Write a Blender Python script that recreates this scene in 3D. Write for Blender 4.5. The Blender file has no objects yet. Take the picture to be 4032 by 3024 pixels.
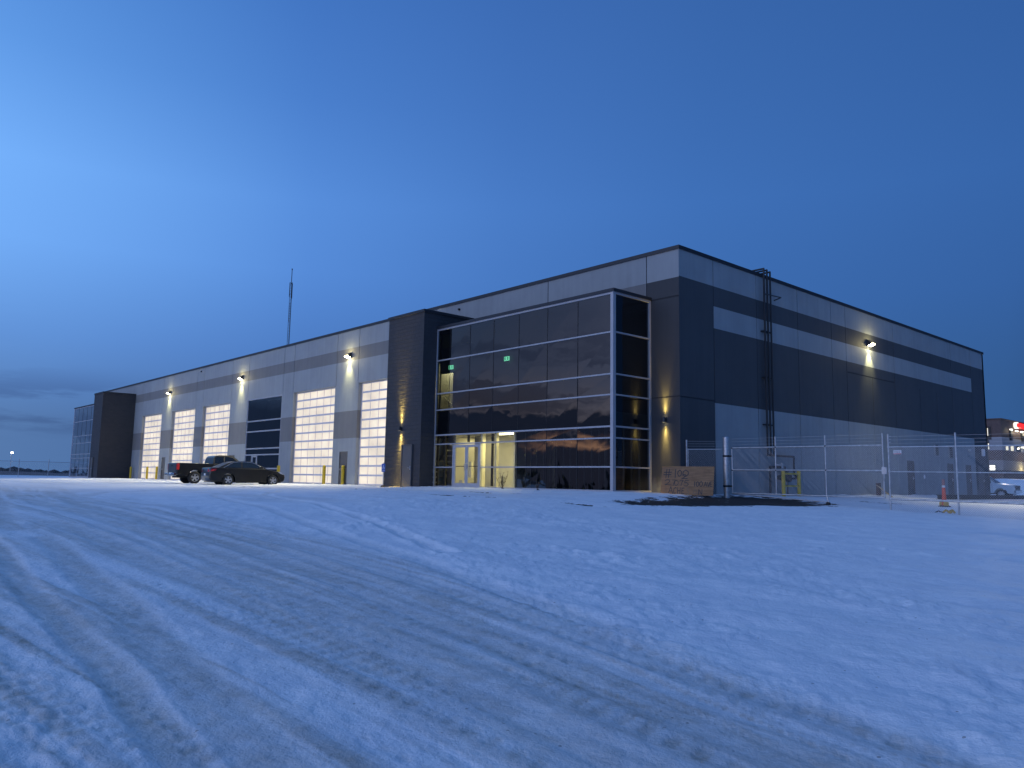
import bpy, math, random
import numpy as np
from mathutils import Vector, Matrix

C = bpy.context.scene.collection
SC = bpy.context.scene
R = math.radians
rng = random.Random(7)

# ------------------------------------------------------------------ camera
CAM = Vector((19.2009, -26.5316, 0.4132))
yaw, pitch, roll, fpx = 2.40994063, 0.123375389, 0.0172836817, 3083.74
fw = Vector((math.cos(pitch)*math.cos(yaw), math.cos(pitch)*math.sin(yaw), math.sin(pitch)))
r0 = Vector((math.sin(yaw), -math.cos(yaw), 0.0)); u0 = r0.cross(fw)
rr = math.cos(roll)*r0 + math.sin(roll)*u0
uu = -math.sin(roll)*r0 + math.cos(roll)*u0
cd = bpy.data.cameras.new('camera'); cam = bpy.data.objects.new('camera', cd); C.objects.link(cam)
m = Matrix((rr, uu, -fw)).transposed().to_4x4(); m.translation = CAM; cam.matrix_world = m
cd.sensor_width = 36.0; cd.lens = fpx/4032*36.0; cd.clip_start = 0.1; cd.clip_end = 3000
SC.camera = cam

# ------------------------------------------------------------------ node helper
class NT:
    def __init__(s, tree): s.t = tree
    def n(s, typ, **kw):
        nd = s.t.nodes.new(typ)
        for k, v in kw.items():
            if k.startswith('_'): setattr(nd, k[1:], v)
        for k, v in kw.items():
            if not k.startswith('_'): s.set(nd, k, v)
        return nd
    def set(s, nd, k, v):
        i = nd.inputs[int(k[1:])] if (k[0] == 'i' and k[1:].isdigit()) else nd.inputs[k.replace('__', ' ')]
        if isinstance(v, bpy.types.NodeSocket): s.t.links.new(v, i)
        else: i.default_value = v
    def m(s, op, a, b=0.0, c=0.0, clamp=False):
        nd = s.n('ShaderNodeMath', _operation=op, i0=a, i1=b, i2=c); nd.use_clamp = clamp
        return nd.outputs[0]
    def ss(s, v, a, b):
        return s.n('ShaderNodeMapRange', _interpolation_type='SMOOTHSTEP', i0=v, i1=a, i2=b, i3=0.0, i4=1.0).outputs[0]
    def ramp(s, v, stops, interp='LINEAR'):
        nd = s.n('ShaderNodeValToRGB', i0=v); cr = nd.color_ramp; cr.interpolation = interp
        while len(cr.elements) < len(stops): cr.elements.new(0.5)
        for e, (p, c) in zip(cr.elements, stops):
            e.position = p; e.color = (*c, 1.0)
        return nd.outputs[0]
    def mix(s, f, a, b, mode='MIX'):
        nd = s.t.nodes.new('ShaderNodeMix'); nd.data_type = 'RGBA'; nd.blend_type = mode
        for i, v in ((0, f), (6, a), (7, b)):
            if isinstance(v, bpy.types.NodeSocket): s.t.links.new(v, nd.inputs[i])
            else: nd.inputs[i].default_value = v if i == 0 else (*v, 1.0)
        return nd.outputs[2]
    def dot(s, v, w):
        return s.n('ShaderNodeVectorMath', _operation='DOT_PRODUCT', i0=v, i1=w).outputs[1]

# ------------------------------------------------------------------ world: dusk sky, after-glow to the south-west
W = bpy.data.worlds.new('World'); SC.world = W; W.use_nodes = True
W.node_tree.nodes.clear(); N = NT(W.node_tree)
D = N.n('ShaderNodeTexCoord').outputs['Generated']
e = N.n('ShaderNodeSeparateXYZ', i0=D).outputs[2]
sd = (-0.56, -0.828, 0.0)
c = N.dot(D, sd)
c01 = N.m('MULTIPLY_ADD', c, 0.5, 0.5)
away = N.ramp(c01, [(0.0, (.010, .036, .120)), (.10, (.016, .056, .18)), (.18, (.037, .128, .390)), (.33, (.049, .160, .47)), (.44, (.066, .198, .56)), (.56, (.095, .265, .700)),
                    (.72, (.178, .435, .955)), (.85, (.19, .42, .84)), (1.0, (.20, .38, .70))])
elf = N.ramp(e, [(0.0, (.86, .80, .70)), (.12, (.93, .84, .75)), (.22, (.98, .95, .93)), (.34, (1.02, 1.02, 1.02)), (.55, (.80, .82, .86)), (1.0, (1.0, .98, .95))])
elw = N.ramp(e, [(0.0, (.52, .44, .43)), (.055, (.53, .45, .44)), (.15, (.72, .70, .74)), (.25, (.98, .97, .98)), (.33, (1.02, 1.02, 1.02)), (.44, (.68, .77, .85)), (.56, (.48, .60, .72)), (.75, (.60, .70, .80)), (1.0, (.95, .95, .95))])
elf = N.mix(N.ss(c, -.45, .35), elf, elw)
away = N.mix(1.0, away, elf, 'MULTIPLY')
glow = N.ramp(e, [(0.0, (1.0, .55, .30)), (.05, (.80, .53, .43)), (.09, (.40, .36, .42)), (.14, (.17, .23, .41)), (.22, (.09, .17, .37)), (.5, (.14, .32, .70)), (1.0, (.05, .15, .42))])
c3 = N.dot(D, (-.5, -.866, 0.0))
wg = N.ss(c3, .80, .96)
sky = N.mix(wg, away, glow)
# the brightest part of the after-glow, further round to the south
d2 = N.m('MAXIMUM', N.dot(D, (-.086, -.984, .15)), 0.0)
lobe = N.m('MULTIPLY', N.m('POWER', d2, 10.0), N.ss(e, .02, .06))
sky = N.mix(1.0, sky, N.mix(lobe, (0, 0, 0), (1.75, 1.70, 2.3)), 'ADD')
# stretched cloud streaks low over the horizon
mp = N.n('ShaderNodeMapping', i0=D, Scale=(1.6, 1.6, 15.0))
cn = N.n('ShaderNodeTexNoise', Vector=mp.outputs[0], Scale=2.1, Detail=5.0, Roughness=.55)
cf = cn.outputs['Fac']
cm = N.m('MULTIPLY', N.ss(cf, .45, .56), N.m('MULTIPLY', N.ss(e, .005, .05), N.m('SUBTRACT', 1.0, N.ss(e, .12, .24))))
cm = N.m('MULTIPLY', cm, N.m('MULTIPLY_ADD', N.ss(c, .35, .85), .80, .0))
sky = N.mix(cm, sky, N.mix(1.0, sky, (.42, .46, .55), 'MULTIPLY'))
pc = N.n('ShaderNodeTexNoise', Vector=N.n('ShaderNodeMapping', i0=D, Scale=(5.0, 5.0, 34.0)).outputs[0], Scale=1.0, Detail=6.0, Roughness=.6).outputs['Fac']
pm = N.m('MULTIPLY', N.ss(pc, .43, .56), N.m('MULTIPLY', N.ss(e, .035, .055), N.m('SUBTRACT', 1.0, N.ss(e, .085, .125))))
pm = N.m('MULTIPLY', pm, N.m('MULTIPLY', N.ss(c, .22, .38), .75))
sky = N.mix(pm, sky, N.mix(1.0, sky, (.66, .66, .72), 'MULTIPLY'))
# dark bank of cloud under the after-glow, with a lit gap under it
en = N.m('ADD', e, N.m('MULTIPLY', N.m('SUBTRACT', cf, .5), .055))
bank = N.m('MULTIPLY', N.m('SUBTRACT', 1.0, N.ss(en, .078, .092)), N.ss(c3, .45, .80))
sky = N.mix(N.m('MULTIPLY', bank, .95), sky, (.035, .065, .15))
gap = N.m('MULTIPLY', N.ss(e, .036, .043), N.m('SUBTRACT', 1.0, N.ss(en, .047, .056)))
gap = N.m('MULTIPLY', gap, N.m('MULTIPLY', N.ss(c3, .945, .985), N.ss(cf, .40, .56)))
sky = N.mix(gap, sky, (1.9, 1.0, .60))
bg = N.n('ShaderNodeBackground', Color=sky, Strength=1.0)
wo = N.n('ShaderNodeOutputWorld'); W.node_tree.links.new(bg.outputs[0], wo.inputs[0])

SC.view_settings.view_transform = 'Standard'; SC.view_settings.look = 'None'
SC.view_settings.exposure = 0.0; SC.view_settings.gamma = 1.0
SC.cycles.max_bounces = 8; SC.cycles.sample_clamp_indirect = 4.0
SC.cycles.use_denoising = True

# ------------------------------------------------------------------ materials
def mat(name, col, rough=.6, metal=0.0, var=.12, nscale=3.0, bump=0.0, bscale=40.0, coat=0.0, spec=.5, emit=None, estr=0.0):
    M = bpy.data.materials.new(name); M.use_nodes = True
    t = M.node_tree; t.nodes.clear(); N = NT(t)
    co = N.n('ShaderNodeTexCoord').outputs['Object']
    b = N.n('ShaderNodeBsdfPrincipled', Roughness=rough, Metallic=metal)
    b.inputs['Specular IOR Level'].default_value = spec
    b.inputs['Coat Weight'].default_value = coat
    if var > 0:
        n1 = N.n('ShaderNodeTexNoise', Vector=co, Scale=nscale, Detail=6.0, Roughness=.65).outputs['Fac']
        f = N.n('ShaderNodeMapRange', i0=n1, i1=.3, i2=.7, i3=1-var, i4=1+var).outputs[0]
        cc = N.mix(1.0, (*col,)[:3], N.n('ShaderNodeCombineXYZ', i0=f, i1=f, i2=f).outputs[0], 'MULTIPLY')
        N.set(b, 'Base__Color', cc)
    else: b.inputs['Base Color'].default_value = (*col, 1)
    if bump > 0:
        n2 = N.n('ShaderNodeTexNoise', Vector=co, Scale=bscale, Detail=4.0).outputs['Fac']
        N.set(b, 'Normal', N.n('ShaderNodeBump', Strength=bump, Distance=.02, Height=n2).outputs[0])
    if emit:
        b.inputs['Emission Color'].default_value = (*emit, 1); b.inputs['Emission Strength'].default_value = estr
    o = N.n('ShaderNodeOutputMaterial'); t.links.new(b.outputs[0], o.inputs[0])
    return M

def wall_paint(name, col):
    """painted tilt-up concrete: faint mottling, faint vertical weather streaks, fine grain"""
    M = bpy.data.materials.new(name); M.use_nodes = True
    t = M.node_tree; t.nodes.clear(); N = NT(t)
    co = N.n('ShaderNodeTexCoord').outputs['Object']
    a = N.n('ShaderNodeTexNoise', Vector=co, Scale=.55, Detail=6.0, Roughness=.6).outputs['Fac']
    st = N.n('ShaderNodeMapping', i0=co, Scale=(2.2, 2.2, .12)).outputs[0]
    s = N.n('ShaderNodeTexNoise', Vector=st, Scale=1.6, Detail=4.0).outputs['Fac']
    f = N.m('ADD', N.n('ShaderNodeMapRange', i0=a, i1=.3, i2=.7, i3=.90, i4=1.06).outputs[0],
            N.n('ShaderNodeMapRange', i0=s, i1=.3, i2=.7, i3=-.05, i4=.05).outputs[0])
    cc = N.mix(1.0, col, N.n('ShaderNodeCombineXYZ', i0=f, i1=f, i2=f).outputs[0], 'MULTIPLY')
    sx = N.n('ShaderNodeSeparateXYZ', i0=co)
    cell = N.m('FLOOR', N.m('DIVIDE', N.m('ADD', sx.outputs[0], sx.outputs[1]), 6.1))
    wn = N.n('ShaderNodeTexWhiteNoise', _noise_dimensions='1D'); N.set(wn, 'W', cell)
    f = N.m('ADD', f, N.m('MULTIPLY_ADD', wn.outputs[0], .07, -.035))
    cc = N.mix(1.0, col, N.n('ShaderNodeCombineXYZ', i0=f, i1=f, i2=f).outputs[0], 'MULTIPLY')
    sp = N.n('ShaderNodeTexNoise', Vector=N.n('ShaderNodeMapping', i0=co, Scale=(1.4, 1.4, .5)).outputs[0], Scale=2.0, Detail=7.0, Roughness=.7).outputs['Fac']
    salt = N.m('SUBTRACT', N.m('MULTIPLY_ADD', sp, 1.6, -.15), sx.outputs[2])
    cc = N.mix(N.m('MULTIPLY', N.ss(salt, -.1, .5), .30), cc, (.36, .35, .33))
    g = N.n('ShaderNodeTexNoise', Vector=co, Scale=60.0, Detail=3.0).outputs['Fac']
    b = N.n('ShaderNodeBsdfPrincipled', Roughness=.72)
    N.set(b, 'Base__Color', cc)
    N.set(b, 'Normal', N.n('ShaderNodeBump', Strength=.25, Distance=.006, Height=g).outputs[0])
    o = N.n('ShaderNodeOutputMaterial'); t.links.new(b.outputs[0], o.inputs[0])
    return M

M_LIGHT = wall_paint('paint_light_grey', (.305, .325, .33))
M_MID = wall_paint('paint_mid_grey', (.185, .182, .178))
M_DARK = wall_paint('paint_charcoal', (.05, .051, .054))
M_DARKS = wall_paint('paint_dark_grey', (.062, .066, .072))
M_JOINT = mat('joint_sealant', (.035, .035, .037), .8)
M_CAP = mat('dark_flashing', (.035, .038, .045), .45, .3, var=.1)
M_ROOF = mat('roof_membrane', (.45, .46, .47), .8)
M_ALU = mat('anodised_aluminium', (.42, .42, .44), .45, .2, var=.08)
M_RAIL = mat('white_door_rail', (.74, .70, .70), .5, var=.05)
M_BLACK = mat('black_seal', (.012, .012, .014), .5)
M_DOOR = mat('door_grey_paint', (.105, .10, .097), .5, var=.06)
M_STEEL = mat('brushed_steel', (.55, .55, .56), .3, 1.0)
M_GALV = mat('galvanised_steel', (.50, .51, .52), .42, .75, var=.25, nscale=9)
M_CREAM = mat('cream_wall', (.72, .68, .55), .8, var=.04)
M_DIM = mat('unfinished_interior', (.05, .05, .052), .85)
M_STUD = mat('steel_studs', (.52, .54, .56), .45, .5)
M_FLOOR = mat('concrete_floor', (.25, .25, .25), .6)
M_YEL = mat('safety_yellow', (.62, .42, .02), .5, var=.18, nscale=5)
M_PIPE = mat('black_iron_pipe', (.02, .021, .024), .55)
M_WOOD = mat('lumber', (.50, .38, .23), .75, var=.2)
M_TYRE = mat('tyre_rubber', (.018, .018, .019), .8, var=.2)
M_ALLOY = mat('alloy_wheel', (.55, .55, .56), .35, .7, var=.15)
M_CHROME = mat('chrome', (.6, .6, .6), .12, 1.0, var=0)
M_SEDAN = mat('charcoal_car_paint', (.012, .012, .013), .34, .3, var=.25, nscale=2.5, coat=.3)
M_TRUCK = mat('black_truck_paint', (.014, .015, .018), .34, .3, var=.25, nscale=2.5, coat=.5)
M_WHITEP = mat('white_truck_paint', (.72, .73, .75), .35, var=.06, coat=.5)
M_CARGLASS = mat('car_glass', (.012, .016, .020), .06, 0, var=0, spec=1.0)
M_TAIL = mat('tail_lamp', (.55, .03, .03), .2, var=.05, coat=.6)
M_HEADL = mat('head_lamp', (.75, .76, .78), .12, .2, var=0, coat=.8)
M_TRIM = mat('black_plastic', (.02, .02, .02), .6)
M_PLATE = mat('plate_white', (.7, .7, .7), .5)
M_ORANGE = mat('orange_plastic', (.75, .085, .03), .5, var=.1)
M_FADED = mat('faded_orange_plastic', (.36, .16, .14), .6, var=.15)
M_REFL = mat('reflective_white', (.7, .7, .7), .4)
M_RUBBER = mat('rubber_base', (.03, .03, .03), .8)
M_SAND = mat('sandbag_yellow', (.55, .34, .06), .85, var=.3, nscale=14)
M_BLUE = mat('sign_blue', (.02, .09, .42), .45, var=.05)
M_WHITE = mat('white_paint', (.75, .75, .75), .5, var=.05)
M_RED = mat('red_paint', (.5, .03, .04), .5)
M_INK = mat('marker_ink', (.035, .038, .045), .6, var=.3, nscale=18)
M_INKF = mat('faded_marker_ink', (.17, .13, .095), .7)
M_TWIG = mat('dry_stem', (.10, .065, .04), .85)
M_BRICKB = mat('brown_brick_cladding', (.115, .078, .068), .8, var=.15)
M_BWHITE = mat('pale_panel_cladding', (.26, .265, .28), .7, var=.05)
M_BGREY = mat('grey_stone_cladding', (.24, .22, .21), .8)
M_DGLASS = mat('dark_window_glass', (.015, .02, .026), .08, var=0, spec=.8)
M_SCRUB = mat('scrub', (.035, .038, .042), .95, var=.4, nscale=.8)
M_LAMPB = mat('lamp_housing', (.05, .05, .052), .45, .3)
M_EMITW = mat('lit_lens', (.9, .9, .8), .4, var=0, emit=(1, .93, .68), estr=45)
M_EMITS = mat('lit_sconce_lens', (.9, .9, .8), .4, var=0, emit=(1, .86, .5), estr=14)
M_EMITD = mat('lit_window', (.9, .85, .7), .5, var=0, emit=(1, .88, .55), estr=.9)
M_EMITB = mat('lit_bright_panel', (.9, .9, .85), .5, var=0, emit=(1, .97, .8), estr=1.6)
M_TUBE = mat('lit_tube', (.9, .9, .8), .5, var=0, emit=(1, .93, .55), estr=4.0)
M_REDE = mat('lit_red_sign', (.6, .02, .02), .5, var=0, emit=(1, .02, .015), estr=1.3)
M_RINGE = mat('lit_sign_ring', (.9, .9, .8), .5, var=0, emit=(1, .95, .75), estr=1.0)
M_EXITG = mat('lit_exit_green', (.1, .7, .4), .5, var=0, emit=(.22, .9, .52), estr=3.2)
M_EXITD = mat('exit_dark_green', (.01, .2, .1), .5, var=0, emit=(.03, .35, .16), estr=1.2)

def glass_mat(name, tint, refl, wav=.005):
    M = bpy.data.materials.new(name); M.use_nodes = True
    t = M.node_tree; t.nodes.clear(); N = NT(t)
    co = N.n('ShaderNodeTexCoord').outputs['Object']
    w = N.n('ShaderNodeTexNoise', Vector=co, Scale=.8, Detail=2.0, Distortion=.4).outputs['Fac']
    bp = N.n('ShaderNodeBump', Strength=1.0, Distance=wav, Height=w).outputs[0]
    fr = N.n('ShaderNodeFresnel', IOR=1.5, Normal=bp).outputs[0]
    f = N.m('MULTIPLY_ADD', fr, 1.35, refl, clamp=True)
    gl = N.n('ShaderNodeBsdfGlossy', Color=(.92, .95, 1, 1), Roughness=.008, Normal=bp)
    tr = N.n('ShaderNodeBsdfTransparent', Color=(*tint, 1))
    mx = N.n('ShaderNodeMixShader', i0=f, i1=tr.outputs[0], i2=gl.outputs[0])
    o = N.n('ShaderNodeOutputMaterial'); t.links.new(mx.outputs[0], o.inputs[0])
    return M
M_GLASS = glass_mat('tinted_glazing', (.22, .245, .24), .05)
M_CLEAR = glass_mat('clear_glazing', (.85, .87, .84), .02)

def brick_mat():
    M = bpy.data.materials.new('split_face_block'); M.use_nodes = True
    t = M.node_tree; t.nodes.clear(); N = NT(t)
    co = N.n('ShaderNodeTexCoord').outputs['Object']
    sx = N.n('ShaderNodeSeparateXYZ', i0=co)
    uv = N.n('ShaderNodeCombineXYZ', i0=N.m('ADD', sx.outputs[0], sx.outputs[1]), i1=sx.outputs[2]).outputs[0]
    br = N.n('ShaderNodeTexBrick', Vector=uv, Scale=1.0)
    br.inputs['Color1'].default_value = (.042, .042, .046, 1); br.inputs['Color2'].default_value = (.050, .049, .053, 1)
    br.inputs['Mortar'].default_value = (.038, .038, .041, 1)
    br.inputs['Mortar Size'].default_value = .012; br.inputs['Brick Width'].default_value = .40; br.inputs['Row Height'].default_value = .20
    br.inputs['Mortar Smooth'].default_value = .2
    n = N.n('ShaderNodeTexNoise', Vector=co, Scale=5.5, Detail=7.0, Roughness=.7).outputs['Fac']
    rn = N.n('ShaderNodeTexNoise', Vector=N.n('ShaderNodeMapping', i0=co, Scale=(.9, .9, 5.0)).outputs[0], Scale=1.0, Detail=2.0).outputs['Fac']
    h = N.m('ADD', N.m('MULTIPLY', br.outputs['Fac'], -1.0), N.m('ADD', N.m('MULTIPLY', n, 1.1), N.m('MULTIPLY', rn, 1.1)))
    b = N.n('ShaderNodeBsdfPrincipled', Roughness=.75)
    N.set(b, 'Base__Color', br.outputs['Color'])
    N.set(b, 'Normal', N.n('ShaderNodeBump', Strength=.9, Distance=.035, Height=h).outputs[0])
    o = N.n('ShaderNodeOutputMaterial'); t.links.new(b.outputs[0], o.inputs[0])
    return M
M_BRICK = brick_mat()

def panel_mat():
    """translucent polycarbonate sections of the overhead doors, lit from the shop behind them"""
    M = bpy.data.materials.new('backlit_polycarbonate'); M.use_nodes = True
    t = M.node_tree; t.nodes.clear(); N = NT(t)
    co = N.n('ShaderNodeTexCoord').outputs['Object']
    n = N.n('ShaderNodeTexNoise', Vector=co, Scale=.55, Detail=3.0).outputs['Fac']
    rib = N.n('ShaderNodeTexNoise', Vector=N.n('ShaderNodeMapping', i0=co, Scale=(30, 1, .3)).outputs[0], Scale=1.0, Detail=1.0).outputs['Fac']
    f = N.m('MULTIPLY', N.n('ShaderNodeMapRange', i0=n, i1=.3, i2=.7, i3=.72, i4=1.07).outputs[0],
            N.n('ShaderNodeMapRange', i0=rib, i1=.3, i2=.7, i3=.97, i4=1.03).outputs[0])
    b = N.n('ShaderNodeBsdfPrincipled', Roughness=.5)
    b.inputs['Base Color'].default_value = (.22, .21, .20, 1); b.inputs['Specular IOR Level'].default_value = .2
    b.inputs['Emission Color'].default_value = (1.0, .87, .68, 1)
    N.set(b, 'Emission__Strength', N.m('MULTIPLY', f, .90))
    o = N.n('ShaderNodeOutputMaterial'); t.links.new(b.outputs[0], o.inputs[0])
    return M
M_PANEL = panel_mat()

def plywood_mat():
    M = bpy.data.materials.new('weathered_plywood'); M.use_nodes = True
    t = M.node_tree; t.nodes.clear(); N = NT(t)
    co = N.n('ShaderNodeTexCoord').outputs['Object']
    g = N.n('ShaderNodeTexNoise', Vector=N.n('ShaderNodeMapping', i0=co, Scale=(1.2, 1.2, 14)).outputs[0], Scale=1.6, Detail=6.0).outputs['Fac']
    s = N.n('ShaderNodeTexNoise', Vector=co, Scale=3.0, Detail=6.0, Roughness=.7).outputs['Fac']
    k = N.n('ShaderNodeTexVoronoi', Vector=co, Scale=3.1).outputs['Distance']
    c1 = N.ramp(g, [(.3, (.19, .11, .055)), (.7, (.33, .20, .105))])
    c2 = N.mix(N.m('MULTIPLY', N.ss(s, .5, .72), .55), c1, (.16, .095, .06))
    c3 = N.mix(N.m('SUBTRACT', 1.0, N.ss(k, .02, .05)), c2, (.07, .04, .03))
    b = N.n('ShaderNodeBsdfPrincipled', Roughness=.8); N.set(b, 'Base__Color', c3)
    o = N.n('ShaderNodeOutputMaterial'); t.links.new(b.outputs[0], o.inputs[0])
    return M
M_PLY = plywood_mat()

def snow_mat():
    M = bpy.data.materials.new('packed_snow'); M.use_nodes = True
    t = M.node_tree; t.nodes.clear(); N = NT(t)
    co = N.n('ShaderNodeTexCoord').outputs['Object']
    dirt = N.n('ShaderNodeAttribute', _attribute_name='dirt').outputs['Fac']
    bare = N.n('ShaderNodeAttribute', _attribute_name='bare').outputs['Fac']
    n1 = N.n('ShaderNodeTexNoise', Vector=co, Scale=1.3, Detail=8.0, Roughness=.7).outputs['Fac']
    n2 = N.n('ShaderNodeTexNoise', Vector=co, Scale=22.0, Detail=5.0, Roughness=.7).outputs['Fac']
    n3 = N.n('ShaderNodeTexNoise', Vector=co, Scale=5.0, Detail=6.0, Roughness=.65).outputs['Fac']
    d = N.m('MULTIPLY', dirt, N.n('ShaderNodeMapRange', i0=n3, i1=.25, i2=.7, i3=.45, i4=1.25).outputs[0], clamp=True)
    snow = N.mix(N.ss(n1, .35, .7), (.75, .765, .81), (.87, .865, .88))
    grit = N.mix(n2, (.27, .235, .195), (.50, .45, .39))
    col = N.mix(d, snow, grit)
    # sprinkled specks of gravel
    v = N.n('ShaderNodeTexVoronoi', Vector=co, Scale=9.0)
    sp = N.m('MULTIPLY', N.m('LESS_THAN', v.outputs['Distance'], .10), N.m('GREATER_THAN', N.n('ShaderNodeSeparateColor', i0=v.outputs['Color']).outputs[0], .80))
    col = N.mix(N.m('MULTIPLY', sp, .6), col, (.17, .15, .13))
    bn = N.m('ADD', N.m('MULTIPLY', N.m('SUBTRACT', n3, .5), 1.8), N.m('MULTIPLY', N.m('SUBTRACT', n1, .5), 2.4))
    bm = N.ss(N.m('ADD', bare, N.m('MULTIPLY', N.ss(bare, .03, .35), bn)), .44, .56)
    col = N.mix(bm, col, N.mix(n2, (.010, .010, .011), (.040, .036, .034)))
    b = N.n('ShaderNodeBsdfPrincipled', Roughness=.62)
    b.inputs['Specular IOR Level'].default_value = .3
    N.set(b, 'Base__Color', col)
    hgt = N.m('ADD', N.m('MULTIPLY', n2, .35), N.m('ADD', N.m('MULTIPLY', n3, 1.0), N.m('MULTIPLY', sp, .4)))
    N.set(b, 'Normal', N.n('ShaderNodeBump', Strength=.9, Distance=.038, Height=hgt).outputs[0])
    o = N.n('ShaderNodeOutputMaterial'); t.links.new(b.outputs[0], o.inputs[0])
    return M
M_SNOW = snow_mat()
M_SNOWC = mat('clean_snow', (.80, .82, .86), .6, var=.08, nscale=2, bump=.8, bscale=6)

# ------------------------------------------------------------------ mesh helpers
class MB:
    def __init__(s): s.v = []; s.f = []; s.m = []; s.sm = []
    def face(s, pts, m=0, sm=False):
        i = len(s.v); s.v += [tuple(p) for p in pts]; s.f.append(tuple(range(i, i+len(pts)))); s.m.append(m); s.sm.append(sm)
    def idx(s, pts, faces, m=0, sm=False):
        i = len(s.v); s.v += [tuple(p) for p in pts]
        for f in faces: s.f.append(tuple(i+k for k in f)); s.m.append(m); s.sm.append(sm)
    def box(s, x0, x1, y0, y1, z0, z1, m=0):
        p = [(x, y, z) for z in (z0, z1) for y in (y0, y1) for x in (x0, x1)]
        s.idx(p, [(0, 2, 3, 1), (4, 5, 7, 6), (0, 1, 5, 4), (2, 6, 7, 3), (0, 4, 6, 2), (1, 3, 7, 5)], m)
    def bbox(s, x0, x1, y0, y1, z0, z1, m=0, b=.02):
        """box with chamfered edges"""
        X = (x0, x1); Y = (y0, y1); Z = (z0, z1); P = []; 
        import itertools
        k = {}
        for ix, iy, iz in itertools.product((0, 1), repeat=3):
            sx, sy, sz = (1-2*ix), (1-2*iy), (1-2*iz)
            for a, (dx, dy, dz) in enumerate(((0, b, b), (b, 0, b), (b, b, 0))):
                k[(ix, iy, iz, a)] = len(P); P.append((X[ix]+sx*dx, Y[iy]+sy*dy, Z[iz]+sz*dz))
        F = []
        for s_ in (0, 1):
            F.append([k[(s_, a, c, 0)] for a, c in ((0, 0), (1, 0), (1, 1), (0, 1))])
            F.append([k[(a, s_, c, 1)] for a, c in ((0, 0), (1, 0), (1, 1), (0, 1))])
            F.append([k[(a, c, s_, 2)] for a, c in ((0, 0), (1, 0), (1, 1), (0, 1))])
        for p, q in itertools.product((0, 1), repeat=2):
            F.append([k[(p, q, 0, 0)], k[(p, q, 0, 1)], k[(p, q, 1, 1)], k[(p, q, 1, 0)]])
            F.append([k[(p, 0, q, 0)], k[(p, 0, q, 2)], k[(p, 1, q, 2)], k[(p, 1, q, 0)]])
            F.append([k[(0, p, q, 1)], k[(0, p, q, 2)], k[(1, p, q, 2)], k[(1, p, q, 1)]])
        for ix, iy, iz in itertools.product((0, 1), repeat=3):
            F.append([k[(ix, iy, iz, a)] for a in range(3)])
        s.idx(P, F, m)
    def cyl(s, p0, p1, r, m=0, n=10, r1=None, caps=True):
        p0 = Vector(p0); p1 = Vector(p1); d = (p1-p0)
        if d.length < 1e-6: return
        d.normalize(); a = d.orthogonal().normalized(); b = d.cross(a); r1 = r if r1 is None else r1
        P = []
        for q, rad in ((p0, r), (p1, r1)):
            for i in range(n):
                t = 2*math.pi*i/n; P.append(q+rad*(math.cos(t)*a+math.sin(t)*b))
        F = [(i, (i+1) % n, n+(i+1) % n, n+i) for i in range(n)]
        s.idx(P, F, m, n > 4)
        if caps and n > 3: s.idx(P, [tuple(range(n))[::-1], tuple(range(n, 2*n))], m)
    def tube(s, pts, r, m=0, n=8):
        for a, b in zip(pts[:-1], pts[1:]): s.cyl(a, b, r, m, n)
        for p in pts[1:-1]: s.ball(p, r*1.02, m, n)
    def ball(s, c, r, m=0, n=8, sz=1.0):
        P = []; F = []; h = max(3, n//2)
        for j in range(h+1):
            ph = math.pi*j/h
            for i in range(n):
                t = 2*math.pi*i/n; P.append((c[0]+r*math.sin(ph)*math.cos(t), c[1]+r*math.sin(ph)*math.sin(t), c[2]+r*sz*math.cos(ph)))
        for j in range(h):
            for i in range(n): F.append((j*n+i, j*n+(i+1) % n, (j+1)*n+(i+1) % n, (j+1)*n+i))
        s.idx(P, F, m, True)
    def lathe(s, prof, c=(0, 0, 0), m=0, n=20, axis='z', sm=True):
        P = []; F = []
        for (r, h) in prof:
            for i in range(n):
                t = 2*math.pi*i/n; q = (r*math.cos(t), r*math.sin(t), h)
                if axis == 'y': q = (q[0], h, q[1])
                P.append((c[0]+q[0], c[1]+q[1], c[2]+q[2]))
        for j in range(len(prof)-1):
            for i in range(n): F.append((j*n+i, j*n+(i+1) % n, (j+1)*n+(i+1) % n, (j+1)*n+i))
        s.idx(P, F, m, sm)
    def build(s, name, mats, parent=None, loc=None):
        me = bpy.data.meshes.new(name)
        me.from_pydata(s.v, [], s.f)
        for mm in (mats if isinstance(mats, (list, tuple)) else [mats]): me.materials.append(mm)
        me.polygons.foreach_set('material_index', s.m); me.polygons.foreach_set('use_smooth', s.sm)
        me.update()
        o = bpy.data.objects.new(name, me); C.objects.link(o)
        if parent: o.parent = parent
        if loc: o.location = loc
        return o

def tag(o, label=None, cat=None, group=None, kind=None):
    for k, v in (('label', label), ('category', cat), ('group', group), ('kind', kind)):
        if v: o[k] = v
    return o
def thing(name, label, cat, loc=(0, 0, 0), rz=0.0, group=None):
    o = bpy.data.objects.new(name, None); C.objects.link(o); o.empty_display_size = .3
    o.location = loc; o.rotation_euler = (0, 0, rz)
    return tag(o, label, cat, group)
def copy_thing(o, loc, rz=None, label=None, parent=None):
    c2 = o.copy(); C.objects.link(c2)
    if parent: c2.parent = parent
    else:
        c2.location = loc
        if rz is not None: c2.rotation_euler = (0, 0, rz)
        if label: c2['label'] = label
    for ch in list(o.children): copy_thing(ch, None, None, None, c2)
    return c2
def lamp(name, typ, loc, tgt, power, col, parent=None, **kw):
    l = bpy.data.lights.new(name, typ); l.energy = power; l.color = col
    for k, v in kw.items(): setattr(l, k, v)
    o = bpy.data.objects.new(name, l); C.objects.link(o); o.location = loc
    o.rotation_euler = (Vector(tgt)-Vector(loc)).to_track_quat('-Z', 'Y').to_euler()
    if parent: o.parent = parent
    return o

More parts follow.
